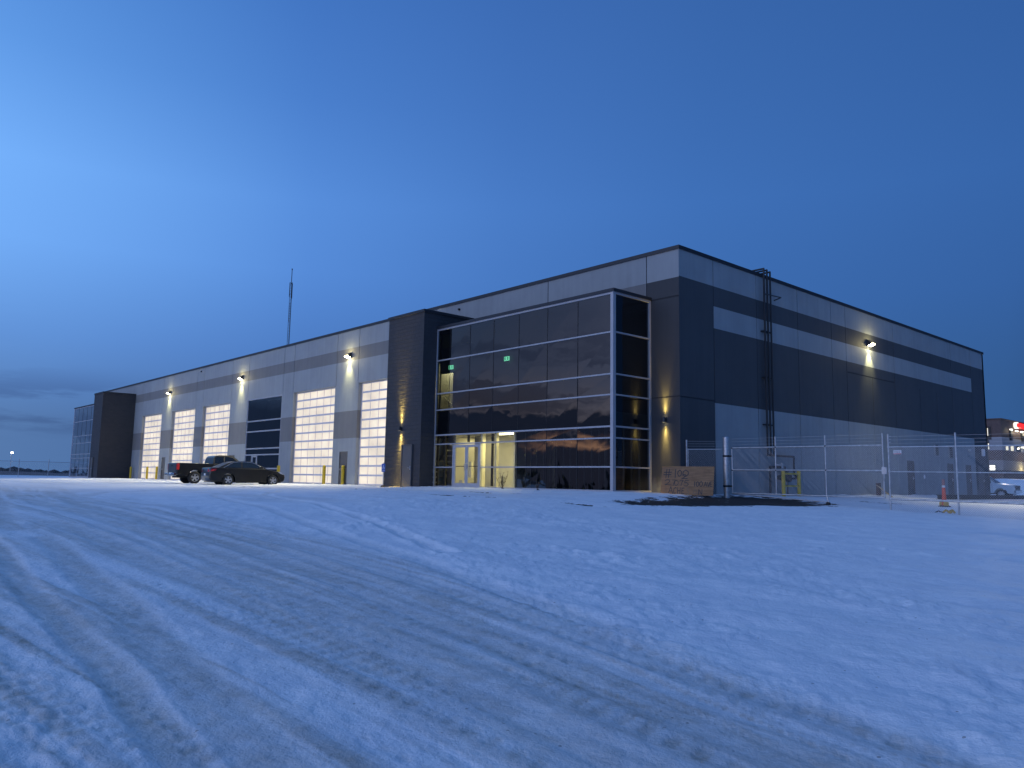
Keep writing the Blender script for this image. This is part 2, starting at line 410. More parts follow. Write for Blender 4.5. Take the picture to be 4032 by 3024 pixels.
# ------------------------------------------------------------------ ground
_tab = np.random.RandomState(3).rand(256, 256)
def vnoise(x, y):
    xi = np.floor(x).astype(int); yi = np.floor(y).astype(int); fx = x-xi; fy = y-yi
    fx = fx*fx*(3-2*fx); fy = fy*fy*(3-2*fy)
    a = _tab[xi % 256, yi % 256]; b = _tab[(xi+1) % 256, yi % 256]; c_ = _tab[xi % 256, (yi+1) % 256]; d = _tab[(xi+1) % 256, (yi+1) % 256]
    return (a*(1-fx)+b*fx)*(1-fy)+(c_*(1-fx)+d*fx)*fy
def fbm(x, y, o=4):
    s = 0; a = .5
    for i in range(o): s = s+a*vnoise(x+17.3*i, y-9.1*i); x = x*2.03; y = y*2.03; a *= .5
    return s
def sst(v, a, b):
    t = np.clip((v-a)/(b-a), 0, 1); return t*t*(3-2*t)
def Hb(x, y):
    return (-1.6*(1-np.exp(-np.maximum(x-.3, 0)*.05/1.6)) - .02*np.clip(-y-3, 0, 27) - .1*np.clip(y/37, 0, 1) - .25*np.clip((y-37)/12, 0, 1))
def gz(x, y): return float(Hb(np.float64(x), np.float64(y)))

TRACKS = [  # (world polyline, half width, dirt, rut depth)
 ([(-30, -19), (.4, -23.5), (2.6, -22.95), (7.9, -22.9), (11.3, -22.9), (13.6, -23.0), (15.5, -23.1), (18, -23.5)], .30, .75, .02),
 ([(4, -24.3), (9.3, -24.6), (10.7, -24.7), (13.0, -24.72), (14.0, -24.8), (14.9, -24.86), (17, -25.2)], .16, .85, .03),
 ([(4.6, -23.6), (9.0, -23.9), (12.1, -24.2), (14.1, -24.4), (15.4, -24.6), (17, -24.9)], .22, .8, .02),
 ([(-26, -19.2), (-7.3, -21.6), (-.5, -21.9), (6.7, -22.0), (11.7, -22.4), (14.4, -22.6), (15.9, -22.8), (18, -23.1)], .32, .8, .02),
 ([(-20, -18.6), (-4.9, -21.0), (2.3, -21.4), (7.5, -21.3), (11.3, -21.55), (14.1, -22.0), (15.7, -22.2), (18.5, -22.5)], .30, .85, .025),
 ([(-22, -17.5), (-8.6, -19.9), (-.1, -20.6), (5, -20.3), (10.7, -20.6), (13.9, -21.1), (15.7, -21.5), (18.5, -22.0)], .26, .6, .02),
 ([(-1.8, -21.7), (-8.5, -20.0), (-14.7, -17.5), (-15.8, -15.4), (-16.2, -12)], .35, .5, .02),
 ([(-4, -21.9), (-10.5, -20.6), (-16.7, -18), (-18.3, -15.4), (-18.9, -11)], .30, .45, .02),
 ([(3, -22.4), (9, -22.5), (13, -22.75), (17, -23.2)], .12, .6, .015),
 ([(6, -21.7), (11, -21.95), (15, -22.5), (18, -22.9)], .12, .7, .015),
 ([(0, -20.95), (8, -20.9), (13, -21.5), (18, -22.2)], .12, .5, .02),
 ([(-14, -12), (-9, -15.5), (-2, -17.4), (4, -18.6), (9, -19.5), (14, -20.7)], .18, .22, .03),
 ([(-12.5, -11), (-7.5, -14.2), (-1, -16.0), (5.0, -17.4), (9.4, -18.9)], .14, .16, .035),
]
CHURN = [([(.8, -15.4), (5.0, -17.4), (7.4, -18.1), (11.2, -19.8), (13.3, -20.5), (14.8, -20.9), (16.3, -21.3), (17.5, -21.5)], .30),
         ([(7.1, -16.9), (10.0, -18.3), (12.4, -19.2), (13.8, -19.7), (15.2, -20.2)], .25),
         ([(-6, -12.8), (0, -13.2), (6, -13.6), (12, -15.4), (16, -17.6)], .9),
         ([(12.6, -25.3), (14.4, -25.55), (15.2, -25.9)], .32)]
BARE = [(2.6, -7.0), (1.5, -2.6), (.7, .4), (.75, 2.6), (1.2, 5.0), (3.6, 3.9), (5.1, 2.0), (5.9, .2), (5.8, -1.6), (5.2, -3.6), (4.5, -5.6), (3.6, -7.4)]

def pl_dist(x, y, pl):
    pts = np.array(pl, float); best = np.full(x.shape, 1e9)
    for (ax, ay), (bx, by) in zip(pts[:-1], pts[1:]):
        dx, dy = bx-ax, by-ay; t = np.clip(((x-ax)*dx+(y-ay)*dy)/(dx*dx+dy*dy), 0, 1)
        best = np.minimum(best, np.hypot(x-ax-t*dx, y-ay-t*dy))
    return best
def smooth_pl(pl, k=6):
    P = [np.array(p, float) for p in pl]; P = [2*P[0]-P[1]]+P+[2*P[-1]-P[-2]]; out = []
    for i in range(1, len(P)-2):
        for j in range(k):
            t = j/k; a, b, c_, d = P[i-1:i+3]
            out.append(.5*((2*b)+(-a+c_)*t+(2*a-5*b+4*c_-d)*t*t+(-a+3*b-3*c_+d)*t**3))
    out.append(P[-2]); return out
def inpoly_soft(x, y, poly, w):
    ins = np.zeros(x.shape, bool); n = len(poly)
    for i in range(n):
        (x1, y1), (x2, y2) = poly[i], poly[(i+1) % n]
        ins ^= ((y1 > y) != (y2 > y)) & (x < (x2-x1)*(y-y1)/((y2-y1) or 1e-9)+x1)
    d = pl_dist(x, y, list(poly)+[poly[0]])
    return np.clip(.5+np.where(ins, d, -d)/(2*w), 0, 1)

def ground():
    az0, az1 = R(96), R(182)
    fine = np.linspace(az0, az1, 620); coarse = np.linspace(az1, az0+2*math.pi, 90)[1:-1]
    az = np.concatenate([fine, coarse]); na = len(az)
    rad = np.concatenate([np.exp(np.linspace(math.log(.6), math.log(70), 520)), np.exp(np.linspace(math.log(72), math.log(2500), 60))]); nr = len(rad)
    A, Q = np.meshgrid(az, rad); x = CAM.x+Q*np.cos(A); y = CAM.y+Q*np.sin(A)
    z = Hb(x, y)
    near = sst(-Q, -130, -60)
    dirt = np.zeros_like(x); rut = np.zeros_like(x)
    wob = (fbm(x*.16, y*.16, 2)-.40)*.5+(fbm(x*.9, y*.9, 3)-.47)*.07
    edge = .40+.9*fbm(x*.5, y*9.0, 4)+.25*(fbm(x*5, y*9, 3)-.45)
    for pl, w, dv, dep in TRACKS:
        d = pl_dist(x, y+wob, smooth_pl(pl))
        k = sst(-d, -w*1.5, -w*.35)
        dirt = np.maximum(dirt, k*dv*np.clip(edge, 0, 1.2)); rut = np.minimum(rut, -dep*k)
        rut = rut+.4*dep*np.exp(-((d-w*1.6)/(.5*w))**2)
    # the travelled lane: a fan of long crisp streaks following the curve the vehicles take
    xs = np.array([-40, -26, -8, 0, 7, 11, 14, 16, 18, 30.]); yA = np.array([-18.5, -20.0, -23.3, -23.45, -22.95, -22.9, -23.0, -23.2, -23.5, -25.0]); yF = np.array([-14.5, -16.8, -19.9, -20.5, -20.3, -20.6, -21.1, -21.6, -22.0, -23.2])
    A_, F_ = np.interp(x, xs, yA), np.interp(x, xs, yF)
    t = (y-A_)/(F_-A_)+(fbm(x*.12, y*.12, 2)-.38)*.25
    lane = sst(t, -2.0, -1.3)*sst(-t, -1.45, -1.0)*sst(x, -40, -14)
    s1 = fbm(x*.045+3, t*5.2, 6); s2 = fbm(x*.10+7, t*19.0, 4); s3 = fbm(x*.45, t*46, 3)
    stk = .30+.62*sst(s1, .41, .50)-.42*sst(s1, .56, .62)
    stk = stk*(.45+.75*sst(s2, .40, .50))*(.75+.5*sst(s3, .38, .55))
    dirt = np.maximum(dirt*.8, lane*.86*np.clip(stk, 0, .95)*np.clip(.55+1.1*(fbm(x*.5, y*.9, 4)-.32), .25, 1))
    prints = (np.sin(x*31+y*6+3*fbm(x*.8, y*.8, 2)) > .1)*sst(fbm(x*.3+2, t*11, 3), .47, .55)*lane*sst(-Q, -15, -7)
    dirt = np.clip(dirt+prints*.22, 0, 1.0)
    lot = sst(-y, 3, 7)*sst(-x, -2, 4)
    dirt = np.maximum(dirt, lot*.22*np.clip((fbm(x*.10, y*.75+5, 4)-.44)*6, 0, 1))
    dirt *= near
    # tread prints in the ruts
    tread = -prints*.006+near*lane*((s1-.47)*.03+(s2-.47)*.018)
    # loose snow texture
    loose = 1-np.clip(dirt*1.3, 0, 1)
    z = z+near*((fbm(x*.22, y*.22, 3)-.45)*.10*sst(np.minimum(-y-2, 30), 0, 4)*0.6 + loose*((fbm(x*1.3, y*1.6, 5)-.47)*.05+(fbm(x*3.7, y*5.5, 4)-.47)*.05*sst(fbm(x*.35, y*.5, 3), .38, .55)))
    rough = (.35+.65*sst(x, 0, 8))*sst(-y, 6, 12)*(1-lane)
    z = z+near*rough*(np.clip(fbm(x*.6+9, y*1.3, 4)-.44, 0, 1)*.12 + sst(fbm(x*.4+4, y*.7, 3), .40, .56)*(np.clip(fbm(x*3.2, y*4.6, 5)-.45, 0, 1)*.19*sst(fbm(x*.9+1, y*1.1, 3), .35, .6)+np.clip(fbm(x*8.5+3, y*10, 3)-.48, 0, 1)*.11*sst(-Q, -16, -8)))
    for pl, w in CHURN:
        d = pl_dist(x, y, smooth_pl(pl)); k = sst(-d, -w*1.6, -w*.3)
        z = z+k*near*(np.abs(fbm(x*4, y*5.5, 4)-.47)*.10-.008)
    z = z+near*(rut+tread)
    # snow swept against the front of the building, and a little ridge at the fence
    dr = sst(y, -6.0, -2.8)*sst(x, -16, -13)*sst(-x, -.8, .8)*(y < -1)
    z = z+dr*(.07+.05*(fbm(x*1.2, y*2, 3)-.45))
    dr2 = np.exp(-((x-.35)/.35)**2)*sst(y, 5, 20)*sst(-y, -36.9, -34)
    z = z+dr2*.16*fbm(x*2, y*1.1, 4)
    bare = inpoly_soft(x, y+.8*wob, BARE, .9)
    bare = np.maximum(bare, .62*np.exp(-((x-4.6)/1.3)**2-((y-7.5)/.9)**2))
    for (cx, cy, sx, sy) in ((-20.0, -9.2, 1.9, .35), (-21.6, -8.6, .9, .3), (-13.6, -7.0, 1.6, .16), (-4.6, -5.9, 2.0, .18), (-2.2, -9.4, 2.2, .25), (3.0, -9.0, 1.0, .2), (-8.6, -8.0, 1.2, .15)):
        bare = np.maximum(bare, .72*np.exp(-((x-cx)/sx)**2-((y-cy)/sy)**2))
    z = z-.05*sst(bare, .4, .7)*near
    # far field rises very slightly; flat under and behind the building
    P = np.stack([x, y, z], -1).reshape(-1, 3)
    centre = len(P); P = np.vstack([P, [CAM.x, CAM.y, gz(CAM.x, CAM.y)-.02]])
    I = np.arange(nr*na).reshape(nr, na)
    a = I[:-1, :]; b = np.roll(I, -1, 1)[:-1, :]; c_ = np.roll(I, -1, 1)[1:, :]; d = I[1:, :]
    F = np.stack([a, d, c_, b], -1).reshape(-1, 4)
    tri = np.stack([np.full(na, centre), I[0], np.roll(I[0], -1)], -1)
    me = bpy.data.meshes.new('snow_ground')
    nv, nq = len(P), len(F)
    me.vertices.add(nv); me.vertices.foreach_set('co', P.astype(np.float32).ravel())
    me.loops.add(nq*4+na*3); me.loops.foreach_set('vertex_index', np.concatenate([F.ravel(), tri.ravel()]).astype(np.int32))
    me.polygons.add(nq+na)
    me.polygons.foreach_set('loop_start', np.concatenate([np.arange(nq)*4, nq*4+np.arange(na)*3]).astype(np.int32))
    me.update(calc_edges=True); me.validate()
    me.polygons.foreach_set('use_smooth', np.ones(len(me.polygons), bool))
    for nm, arr in (('dirt', dirt), ('bare', bare)):
        at = me.attributes.new(nm, 'FLOAT', 'POINT'); at.data.foreach_set('value', np.append(arr.ravel(), 0).astype(np.float32))
    me.materials.append(M_SNOW)
    o = bpy.data.objects.new('snow_ground', me); C.objects.link(o)
    tag(o, 'snow covered yard with brown wheel tracks and a bare strip by the gate', 'ground', kind='structure')
ground()

# ------------------------------------------------------------------ the building
WH = thing('warehouse', 'long two storey grey concrete warehouse with glazed office corners and lit overhead doors', 'building')
XL, YB, HT = -89.0, 37.2, 10.25

def wall_grid(mb, P, ub, zb, cell):
    """grid of quads: cell(u,z) -> (material, offset, hole)"""
    ub = sorted(set(round(a, 4) for a in ub)); zb = sorted(set(round(a, 4) for a in zb))
    G = [[cell((ub[i]+ub[i+1])/2, (zb[j]+zb[j+1])/2) for j in range(len(zb)-1)] for i in range(len(ub)-1)]
    for i in range(len(ub)-1):
        for j in range(len(zb)-1):
            mm, off, hole = G[i][j]; u0_, u1, z0, z1 = ub[i], ub[i+1], zb[j], zb[j+1]
            if not hole: mb.face([P(u0_, z0, off), P(u1, z0, off), P(u1, z1, off), P(u0_, z1, off)], mm)
            for (ii, jj, a, b) in ((i+1, j, (u1, z0), (u1, z1)), (i, j+1, (u0_, z1), (u1, z1))):
                if ii < len(G) and jj < len(G[0]):
                    m2, o2, h2 = G[ii][jj]
                    if abs(o2-off) > 1e-6:
                        ms = mm if off < o2 else m2
                        mb.face([P(*a, off), P(*b, off), P(*b, o2), P(*a, o2)], ms)

OH = [(-25.38, -19.23), (-34.55, -28.40), (-52.30, -46.15), (-60.32, -54.17), (-69.40, -63.25)]   # overhead door openings
OHZ = 6.64
WIN = (-42.60, -36.40)
MD = [(-27.45, -26.40), (-62.32, -61.37), (-45.70, -44.62)]     # man doors
MDZ = 2.17
jw = .024
def facade():
    mb = MB()
    js = []
    for a, b in OH+[WIN]: js += [a-.08, b+.08]
    js = [j for j in js if j < -17.5] + [-7.8, -1.70, -70.1, -79.0, -17.0]
    ub = [XL, 0]; 
    for j in js: ub += [j-jw, j+jw]
    for a, b in OH+[WIN]+MD: ub += [a, b]
    zb = [-.3, MDZ, 3.04, 4.01-jw, 4.01+jw, 4.84, OHZ, 8.20, 8.22+jw*2, 9.05, HT]
    def cell(u, z):
        for a, b in OH+[WIN]:
            if a < u < b and z < OHZ: return (0, .34 if (a, b) != WIN else .12, True)
        for a, b in MD:
            if a < u < b and z < MDZ: return (0, .10, True)
        for j in js:
            if abs(u-j) < jw and (z > OHZ or j > -17.5): return (3, .022, False)
        if u > -1.70:
            if (abs(z-4.01) < jw or abs(z-8.225) < jw): return (3, .022, False)
            return ((0 if z > 9.05 else 2), 0, False)
        if u > -17.0 and z < 8.2: return (4, 3.4, True) if u < -1.70 else (2, 0, False)
        mm = 0
        if 3.04 < z < 4.84 or 8.2 < z < 9.05: mm = 1
        return (mm, 0, False)
    wall_grid(mb, lambda u, z, o: (u, o, z), ub, zb, cell)
    return mb.build('facade_wall', [M_LIGHT, M_MID, M_DARK, M_JOINT, M_DIM], WH)
facade()

SD = [(22.65, 23.70), (29.10, 30.15), (32.48, 33.50), (34.90, 36.20)]
def side():
    mb = MB(); js = [2.52, 6.05, 9.92, 13.5, 15.16, 21.39, 30.65, 34.48]; jp = [18.33, 25.13, 27.9]
    ub = [0, YB]
    for j in js+jp: ub += [j-jw, j+jw]
    for a, b in SD: ub += [a, b]
    zb = [-.4, 2.05, 3.92, 4.0-jw, 4.0+jw, 6.60, 6.60+2*jw, 7.21, 8.19, 9.09, HT]
    def cell(y, z):
        for a, b in SD:
            if a < y < b and z < 2.05: return (0, .10, True)
        for j in js:
            if abs(y-j) < jw: return (2, .022, False)
        for j in jp:
            if abs(y-j) < jw and z < 6.6: return (2, .022, False)
        if 15.16 < y < 21.39 and 6.6 < z < 6.6+2*jw: return (2, .022, False)
        if y < 2.52 and abs(z-4.0) < jw: return (2, .022, False)
        if z > 9.09: return (0, 0, False)
        if 2.52 < y < 34.48 and (7.21 < z < 8.19 or z < 3.92): return (0, 0, False)
        return (1, 0, False)
    wall_grid(mb, lambda u, z, o: (-o, u, z), ub, zb, cell)
    return mb.build('side_wall', [M_LIGHT, M_DARKS, M_JOINT], WH)
side()
mb = MB(); mb.box(XL, 0, YB-.25, YB, -.5, HT, 0); mb.box(XL, XL+.2, 0, YB-.25, -.5, HT, 0); mb.build('rear_wall', M_LIGHT, WH)
mb = MB(); mb.face([(XL, 0, 9.7), (0, 0, 9.7), (0, YB, 9.7), (XL, YB, 9.7)]); mb.build('roof', M_ROOF, WH)
mb = MB(); t_ = .30
mb.box(XL-.05, .05, -.05, t_, HT, HT+.16); mb.box(-t_, .05, t_, YB+.05, HT, HT+.16); mb.box(XL-.05, -t_, YB-t_, YB+.05, HT, HT+.16); mb.box(XL-.05, XL+t_, t_, YB-t_, HT, HT+.16)
mb.build('parapet_cap', M_CAP, WH)

# floors, ceilings and partitions behind the glazing
def mx(x, mir): return (-89.02-x) if mir else x
def bx(mb, mir, x0, x1, y0, y1, z0, z1, m=0):
    a, b = sorted((mx(x0, mir), mx(x1, mir))); mb.box(a, b, y0, y1, z0, z1, m)
def office(mir):
    mb = MB(); bx(mb, mir, -16.75, -1.6, -2.25, 3.0, -.3, .06, 0); bx(mb, mir, -16.75, -1.6, -2.2, 3.0, 2.74, 3.30, 0)
    mb.build('floor_slab', M_FLOOR, WH)
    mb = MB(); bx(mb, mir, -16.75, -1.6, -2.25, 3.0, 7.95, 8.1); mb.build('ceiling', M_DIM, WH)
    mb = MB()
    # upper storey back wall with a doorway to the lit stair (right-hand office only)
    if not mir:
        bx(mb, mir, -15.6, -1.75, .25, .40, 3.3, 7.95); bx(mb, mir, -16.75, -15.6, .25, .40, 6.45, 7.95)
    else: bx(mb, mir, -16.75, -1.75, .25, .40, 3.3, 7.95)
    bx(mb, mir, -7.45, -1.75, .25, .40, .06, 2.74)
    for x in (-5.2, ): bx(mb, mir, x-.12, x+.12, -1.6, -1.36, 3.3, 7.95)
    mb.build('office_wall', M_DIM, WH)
    mb = MB()
    for x in (-7.05, -6.69, -6.31, -5.87, -5.45, -5.06, -4.65, -4.24, -3.85, -3.42, -3.01, -2.59, -2.28, -2.21):
        bx(mb, mir, x-.018, x+.018, -2.06, -1.97, .06, 2.74)
    for y in (-1.6, -1.1, -.6): bx(mb, mir, -1.68, -1.60, y-.02, y+.02, .06, 2.74)
    mb.build('wall_stud', M_STUD, WH)
    mb = MB()
    bx(mb, mir, -16.75, -7.45, .25, .40, .06, 2.74); bx(mb, mir, -7.72, -7.60, -2.2, .25, .06, 2.74)
    bx(mb, mir, -12.95, -12.82, -1.6, -.35, .06, 2.74); bx(mb, mir, -10.02, -9.90, -2.25, -2.05, .06, 2.74); bx(mb, mir, -8.98, -8.86, -2.25, -2.10, .06, 2.74)
    mb.build('lobby_wall', M_CREAM, WH)
office(False); office(True)
mb = MB()   # stair seen through the lobby and upstairs
for i in range(9): mb.box(-16.6+.28*i, -16.3+.28*i, -.9, .15, .30+.29*i-.06, .30+.29*i, 0)
mb.face([(-16.6, -.92, .05), (-16.35, -.92, .05), (-13.8, -.92, 2.72), (-14.05, -.92, 2.72)], 0)
st = mb.build('stair', M_STEEL, WH)
mb = MB(); mb.tube([(-16.6, -.95, 1.15), (-14.0, -.95, 3.7)], .022, 0, 6); mb.tube([(-16.6, -.95, .72), (-14.0, -.95, 3.3)], .014, 0, 6)
mb.build('stair_rail', M_BLACK, st); mb = MB(); mb.tube([(-16.75, .5, 5.15), (-15.3, .5, 4.25)], .025, 0, 6)
for i in range(10):
    x = -16.7+.13*i; mb.cyl((x, .5, 3.3), (x, .5, 5.12-(x+16.7)*.62), .009, 0, 4)
mb.build('stair_rail', M_BLACK, st)
mb = MB(); mb.box(-18.2, -15.0, 2.3, 2.45, 3.3, 7.2); mb.box(-18.35, -18.2, .4, 2.45, 3.3, 7.2); mb.box(-15.15, -15.0, .4, 2.3, 3.3, 7.2); mb.box(-18.35, -15.0, .4, 2.45, 7.2, 7.3); mb.box(-18.35, -15.0, .4, 2.45, 3.2, 3.3)
mb.build('stairwell_wall', M_CREAM, WH)
lamp('stairwell_light', 'AREA', (-16.6, 1.2, 7.1), (-16.6, 1.2, 3), 700, (1, .86, .42), WH, size=.8)
mb = MB(); mb.bbox(-9.55, -8.35, -1.62, -1.48, 2.62, 2.735, 0, .02); cl = mb.build('ceiling_light', M_TUBE, WH)
lamp('lobby_light', 'AREA', (-9.0, -1.45, 2.58), (-9.0, -1.2, 0), 75, (1, .88, .40), WH, size=1.0)
lamp('lobby_back_light', 'AREA', (-12.2, -.6, 2.6), (-12.2, -.6, 0), 11.0, (1, .88, .45), WH, size=.8)
mb = MB(); mb.bbox(-11.55, -11.15, -1.9, -1.75, .55, 1.35, 0, .02); mb.build('wall_cabinet', M_CREAM, WH)
mb = MB(); mb.bbox(-12.5, -12.2, -1.6, -1.3, .06, .42, 0, .02); mb.build('lobby_box', M_CREAM, WH)

# brick pilasters
def pilaster(mir):
    mb = MB(); z1 = 9.08
    bx(mb, mir, -16.85, -13.56, -3.30, -3.02, -.4, z1)
    bx(mb, mir, -16.85, -16.60, -3.02, 0.0, -.4, z1)
    bx(mb, mir, -13.80, -13.56, -3.02, -2.47, -.4, z1)
    bx(mb, mir, -13.80, -13.56, -2.47, 0.0, 8.26, z1)
    o = mb.build('brick_pilaster', M_BRICK, WH)
    mb = MB(); bx(mb, mir, -16.9, -13.5, -3.36, -3.0, z1, z1+.13); bx(mb, mir, -16.9, -16.55, -3.0, 0, z1, z1+.13); bx(mb, mir, -13.85, -13.5, -3.0, 0, z1, z1+.13); bx(mb, mir, -16.55, -13.85, -3.0, 0, z1-.3, z1-.2)
    mb.build('flashing', M_CAP, o)
pilaster(False); pilaster(True)

# curtain walls
HZ = [(.03, .12), (1.02, 1.08), (2.19, 2.25), (2.65, 2.72), (3.95, 4.01), (4.80, 4.86), (6.535, 6.595), (8.15, 8.24)]
def curtain(mir):
    gy = -2.40
    mb = MB()
    for k, (z0, z1) in enumerate(HZ):
        segs = [(-13.54, -1.63)]
        if k <= 1: segs = [(-13.54, -11.90), (-9.90, -1.63)]
        for a, b in segs: bx(mb, mir, a, b, gy-.045, gy+.08, z0, z1, 0)
        bx(mb, mir, -1.63, -1.485, gy+.11, -.10, z0, z1, 0)
    bx(mb, mir, -1.63, -1.48, gy-.06, gy+.11, .0, 8.24, 0)
    bx(mb, mir, -13.555, -13.50, gy-.05, gy+.08, 0, 8.24, 0)
    bx(mb, mir, -1.60, -1.465, -.10, -.003, 0, 8.24, 0)
    for x in (-12.46, -10.84, -9.04, -7.24, -5.36, -3.51):
        bx(mb, mir, x-.010, x+.010, gy-.012, gy+.005, 2.75, 8.10, 1)
    for x in (-12.67, -10.83, -9.02):
        bx(mb, mir, x-.03, x+.03, gy-.015, gy+.10, 2.27, 2.63, 1)
    for x in (-12.67, -9.02): bx(mb, mir, x-.03, x+.03, gy-.015, gy+.10, .16, 2.17, 1)
    for x in (-11.94, -9.86): bx(mb, mir, x-.045, x+.045, gy-.05, gy+.09, .03, 2.17, 0)
    for x in (-7.24, -5.36, -3.51): bx(mb, mir, x-.010, x+.010, gy-.012, gy+.005, .16, 2.63, 1)
    for x in (-13.30,): bx(mb, mir, x-.01, x+.01, gy+.01, gy+.1, .16, 8.1, 1)
    fr = mb.build('curtain_wall', [M_ALU, M_BLACK], WH)
    mb = MB(); bays = [-13.52, -12.46, -10.84, -9.04, -7.24, -5.36, -3.51, -1.53]
    zz = [.05, 1.05, 2.22, 2.69, 3.98, 4.83, 6.565, 8.2]
    for a, b in zip(bays[:-1], bays[1:]):
        for z0, z1 in zip(zz[:-1], zz[1:]):
            a2, b2 = a, b
            if z1 <= 2.22:
                if a >= -10.9 and b <= -9.0: a2 = -9.90
                elif a >= -12.5 and b <= -10.8: a2, b2 = a, -11.90
            # glaziers never set two panes in quite the same plane
            j = [rng.uniform(-.007, .007) for _ in range(4)]
            A, B = (mx(a2, mir), mx(b2, mir))
            mb.face([(A, gy+j[0], z0), (B, gy+j[1], z0), (B, gy+j[2], z1), (A, gy+j[3], z1)], 0 if z0 > 2.6 or a > -7.5 else 1)
    for z0, z1 in zip(zz[:-1], zz[1:]):
        X = mx(-1.53, mir); mb.face([(X, gy, z0), (X, -.02, z0), (X, -.02, z1), (X, gy, z1)], 0)
    mb.build('glass', [M_GLASS, M_CLEAR], fr)
    mb = MB(); bx(mb, mir, -13.56, -1.42, gy-.10, gy+.2, 8.24, 8.37); bx(mb, mir, -1.75, -1.42, gy+.2, 0, 8.24, 8.37); bx(mb, mir, -13.56, -1.75, gy+.2, -.0, 8.20, 8.24)
    mb.build('flashing', M_CAP, fr)
    mb = MB(); bx(mb, mir, -13.45, -1.70, gy+.09, gy+.12, 2.72, 3.93); bx(mb, mir, -1.66, -1.63, gy+.2, -.12, 2.72, 3.93); mb.build('spandrel_panel', M_BLACK, fr)
    # double door
    for k, (x0, x1) in enumerate(((-11.89, -10.895), (-10.885, -9.90))):
        mb = MB(); y0, y1 = gy-.03, gy+.03
        bx(mb, mir, x0, x0+.11, y0, y1, .06, 2.15); bx(mb, mir, x1-.11, x1, y0, y1, .06, 2.15)
        bx(mb, mir, x0+.11, x1-.11, y0, y1, 2.03, 2.15); bx(mb, mir, x0+.11, x1-.11, y0, y1, .06, .28)
        d = mb.build('entrance_door', M_ALU, WH)
        mb = MB(); mb.face([(mx(x0+.11, mir), gy, .28), (mx(x1-.11, mir), gy, .28), (mx(x1-.11, mir), gy, 2.03), (mx(x0+.11, mir), gy, 2.03)]); mb.build('glass', M_CLEAR, d)
        hx = mx(x1-.055, mir) if k == 0 else mx(x0+.055, mir)
        mb = MB(); mb.tube([(hx, gy-.03, 1.22), (hx, gy-.10, 1.22), (hx, gy-.10, .92), (hx, gy-.03, .92)], .014, 0, 6)
        mb.build('handle', M_STEEL, d)
        mb = MB(); bx(mb, mir, x0+.11, x1-.11, gy+.03, gy+.07, 1.08, 1.11); mb.build('crash_bar', M_BLACK, d)
curtain(False); curtain(True)

# overhead doors
def overhead_door(a, b):
    y = .30; n = 6; k = 11; mb = MB(); hs = (OHZ-.05)/k; w = (b-a-.16)/n
    mb.box(a, a+.08, y-.04, y+.04, 0, OHZ, 0); mb.box(b-.08, b, y-.04, y+.04, 0, OHZ, 0)
    for i in range(k+1):
        z = .02+hs*i; mb.box(a+.08, b-.08, y-.02, y+.03, z-.058 if i else z, z+.058 if i < k else z+.03, 0)
    for j in range(1, n):
        for i in range(k):
            mb.box(a+.08+w*j-.014, a+.08+w*j+.014, y-.012, y+.03, .02+hs*i+.058, .02+hs*(i+1)-.058, 0)
    d = mb.build('overhead_door', M_RAIL, WH)
    mb = MB(); mb.face([(a+.08, y+.012, .03), (b-.08, y+.012, .03), (b-.08, y+.012, OHZ), (a+.08, y+.012, OHZ)]); mb.build('lit_panel', M_PANEL, d)
for a, b in OH: overhead_door(a, b)

# middle window with its own door
def mid_window():
    a, b = WIN; y = .06; mb = MB()
    zs = [1.05, 2.13, 2.62, 3.98, 4.82]
    mb.box(a, a+.07, y-.05, y+.05, .02, OHZ); mb.box(b-.07, b, y-.05, y+.05, .02, OHZ); mb.box(a+.07, b-.07, y-.05, y+.05, OHZ-.09, OHZ)
    for z in zs[1:]: mb.box(a+.07, b-.07, y-.055, y+.05, z-.05, z+.05)
    mb.box(a+.07, -41.36, y-.055, y+.05, 1.0, 1.10); mb.box(-40.32, b-.07, y-.055, y+.05, 1.0, 1.10); mb.box(a+.07, b-.07, y-.05, y+.05, .02, .13)
    mb.box(-41.36, -41.28, y-.055, y+.05, .13, 2.08); mb.box(-40.40, -40.32, y-.055, y+.05, .13, 2.08)
    o = mb.build('window', M_ALU, WH)
    mb = MB()
    zz = [.05, 2.13, 2.62, 3.98, 4.82, OHZ]
    for x0, x1 in ((a+.05, -41.3), (-40.37, b-.05)): mb.face([(x0, y, .05), (x1, y, .05), (x1, y, 2.13), (x0, y, 2.13)])
    for z0, z1 in zip(zz[1:-1], zz[2:]): mb.face([(a+.05, y, z0), (b-.05, y, z0), (b-.05, y+.002, z1), (a+.05, y+.002, z1)])
    mb.build('glass', M_GLASS, o)
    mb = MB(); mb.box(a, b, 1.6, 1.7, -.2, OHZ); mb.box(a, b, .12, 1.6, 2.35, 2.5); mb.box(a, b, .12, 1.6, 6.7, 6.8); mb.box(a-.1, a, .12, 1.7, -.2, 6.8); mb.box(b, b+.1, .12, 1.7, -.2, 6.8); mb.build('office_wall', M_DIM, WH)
    mb = MB(); mb.box(-41.27, -41.16, y-.03, y+.03, .06, 2.06); mb.box(-40.52, -40.41, y-.03, y+.03, .06, 2.06); mb.box(-41.16, -40.52, y-.03, y+.03, 1.95, 2.06); mb.box(-41.16, -40.52, y-.03, y+.03, .06, .3)
    d = mb.build('entrance_door', M_ALU, WH)
    mb = MB(); mb.face([(-41.16, y, .3), (-40.52, y, .3), (-40.52, y, 1.95), (-41.16, y, 1.95)]); mb.build('glass', M_GLASS, d)
    mb = MB(); mb.tube([(-40.46, y-.03, 1.2), (-40.46, y-.09, 1.2), (-40.46, y-.09, .9), (-40.46, y-.03, .9)], .014, 0, 6); mb.build('handle', M_STEEL, d)
mid_window()

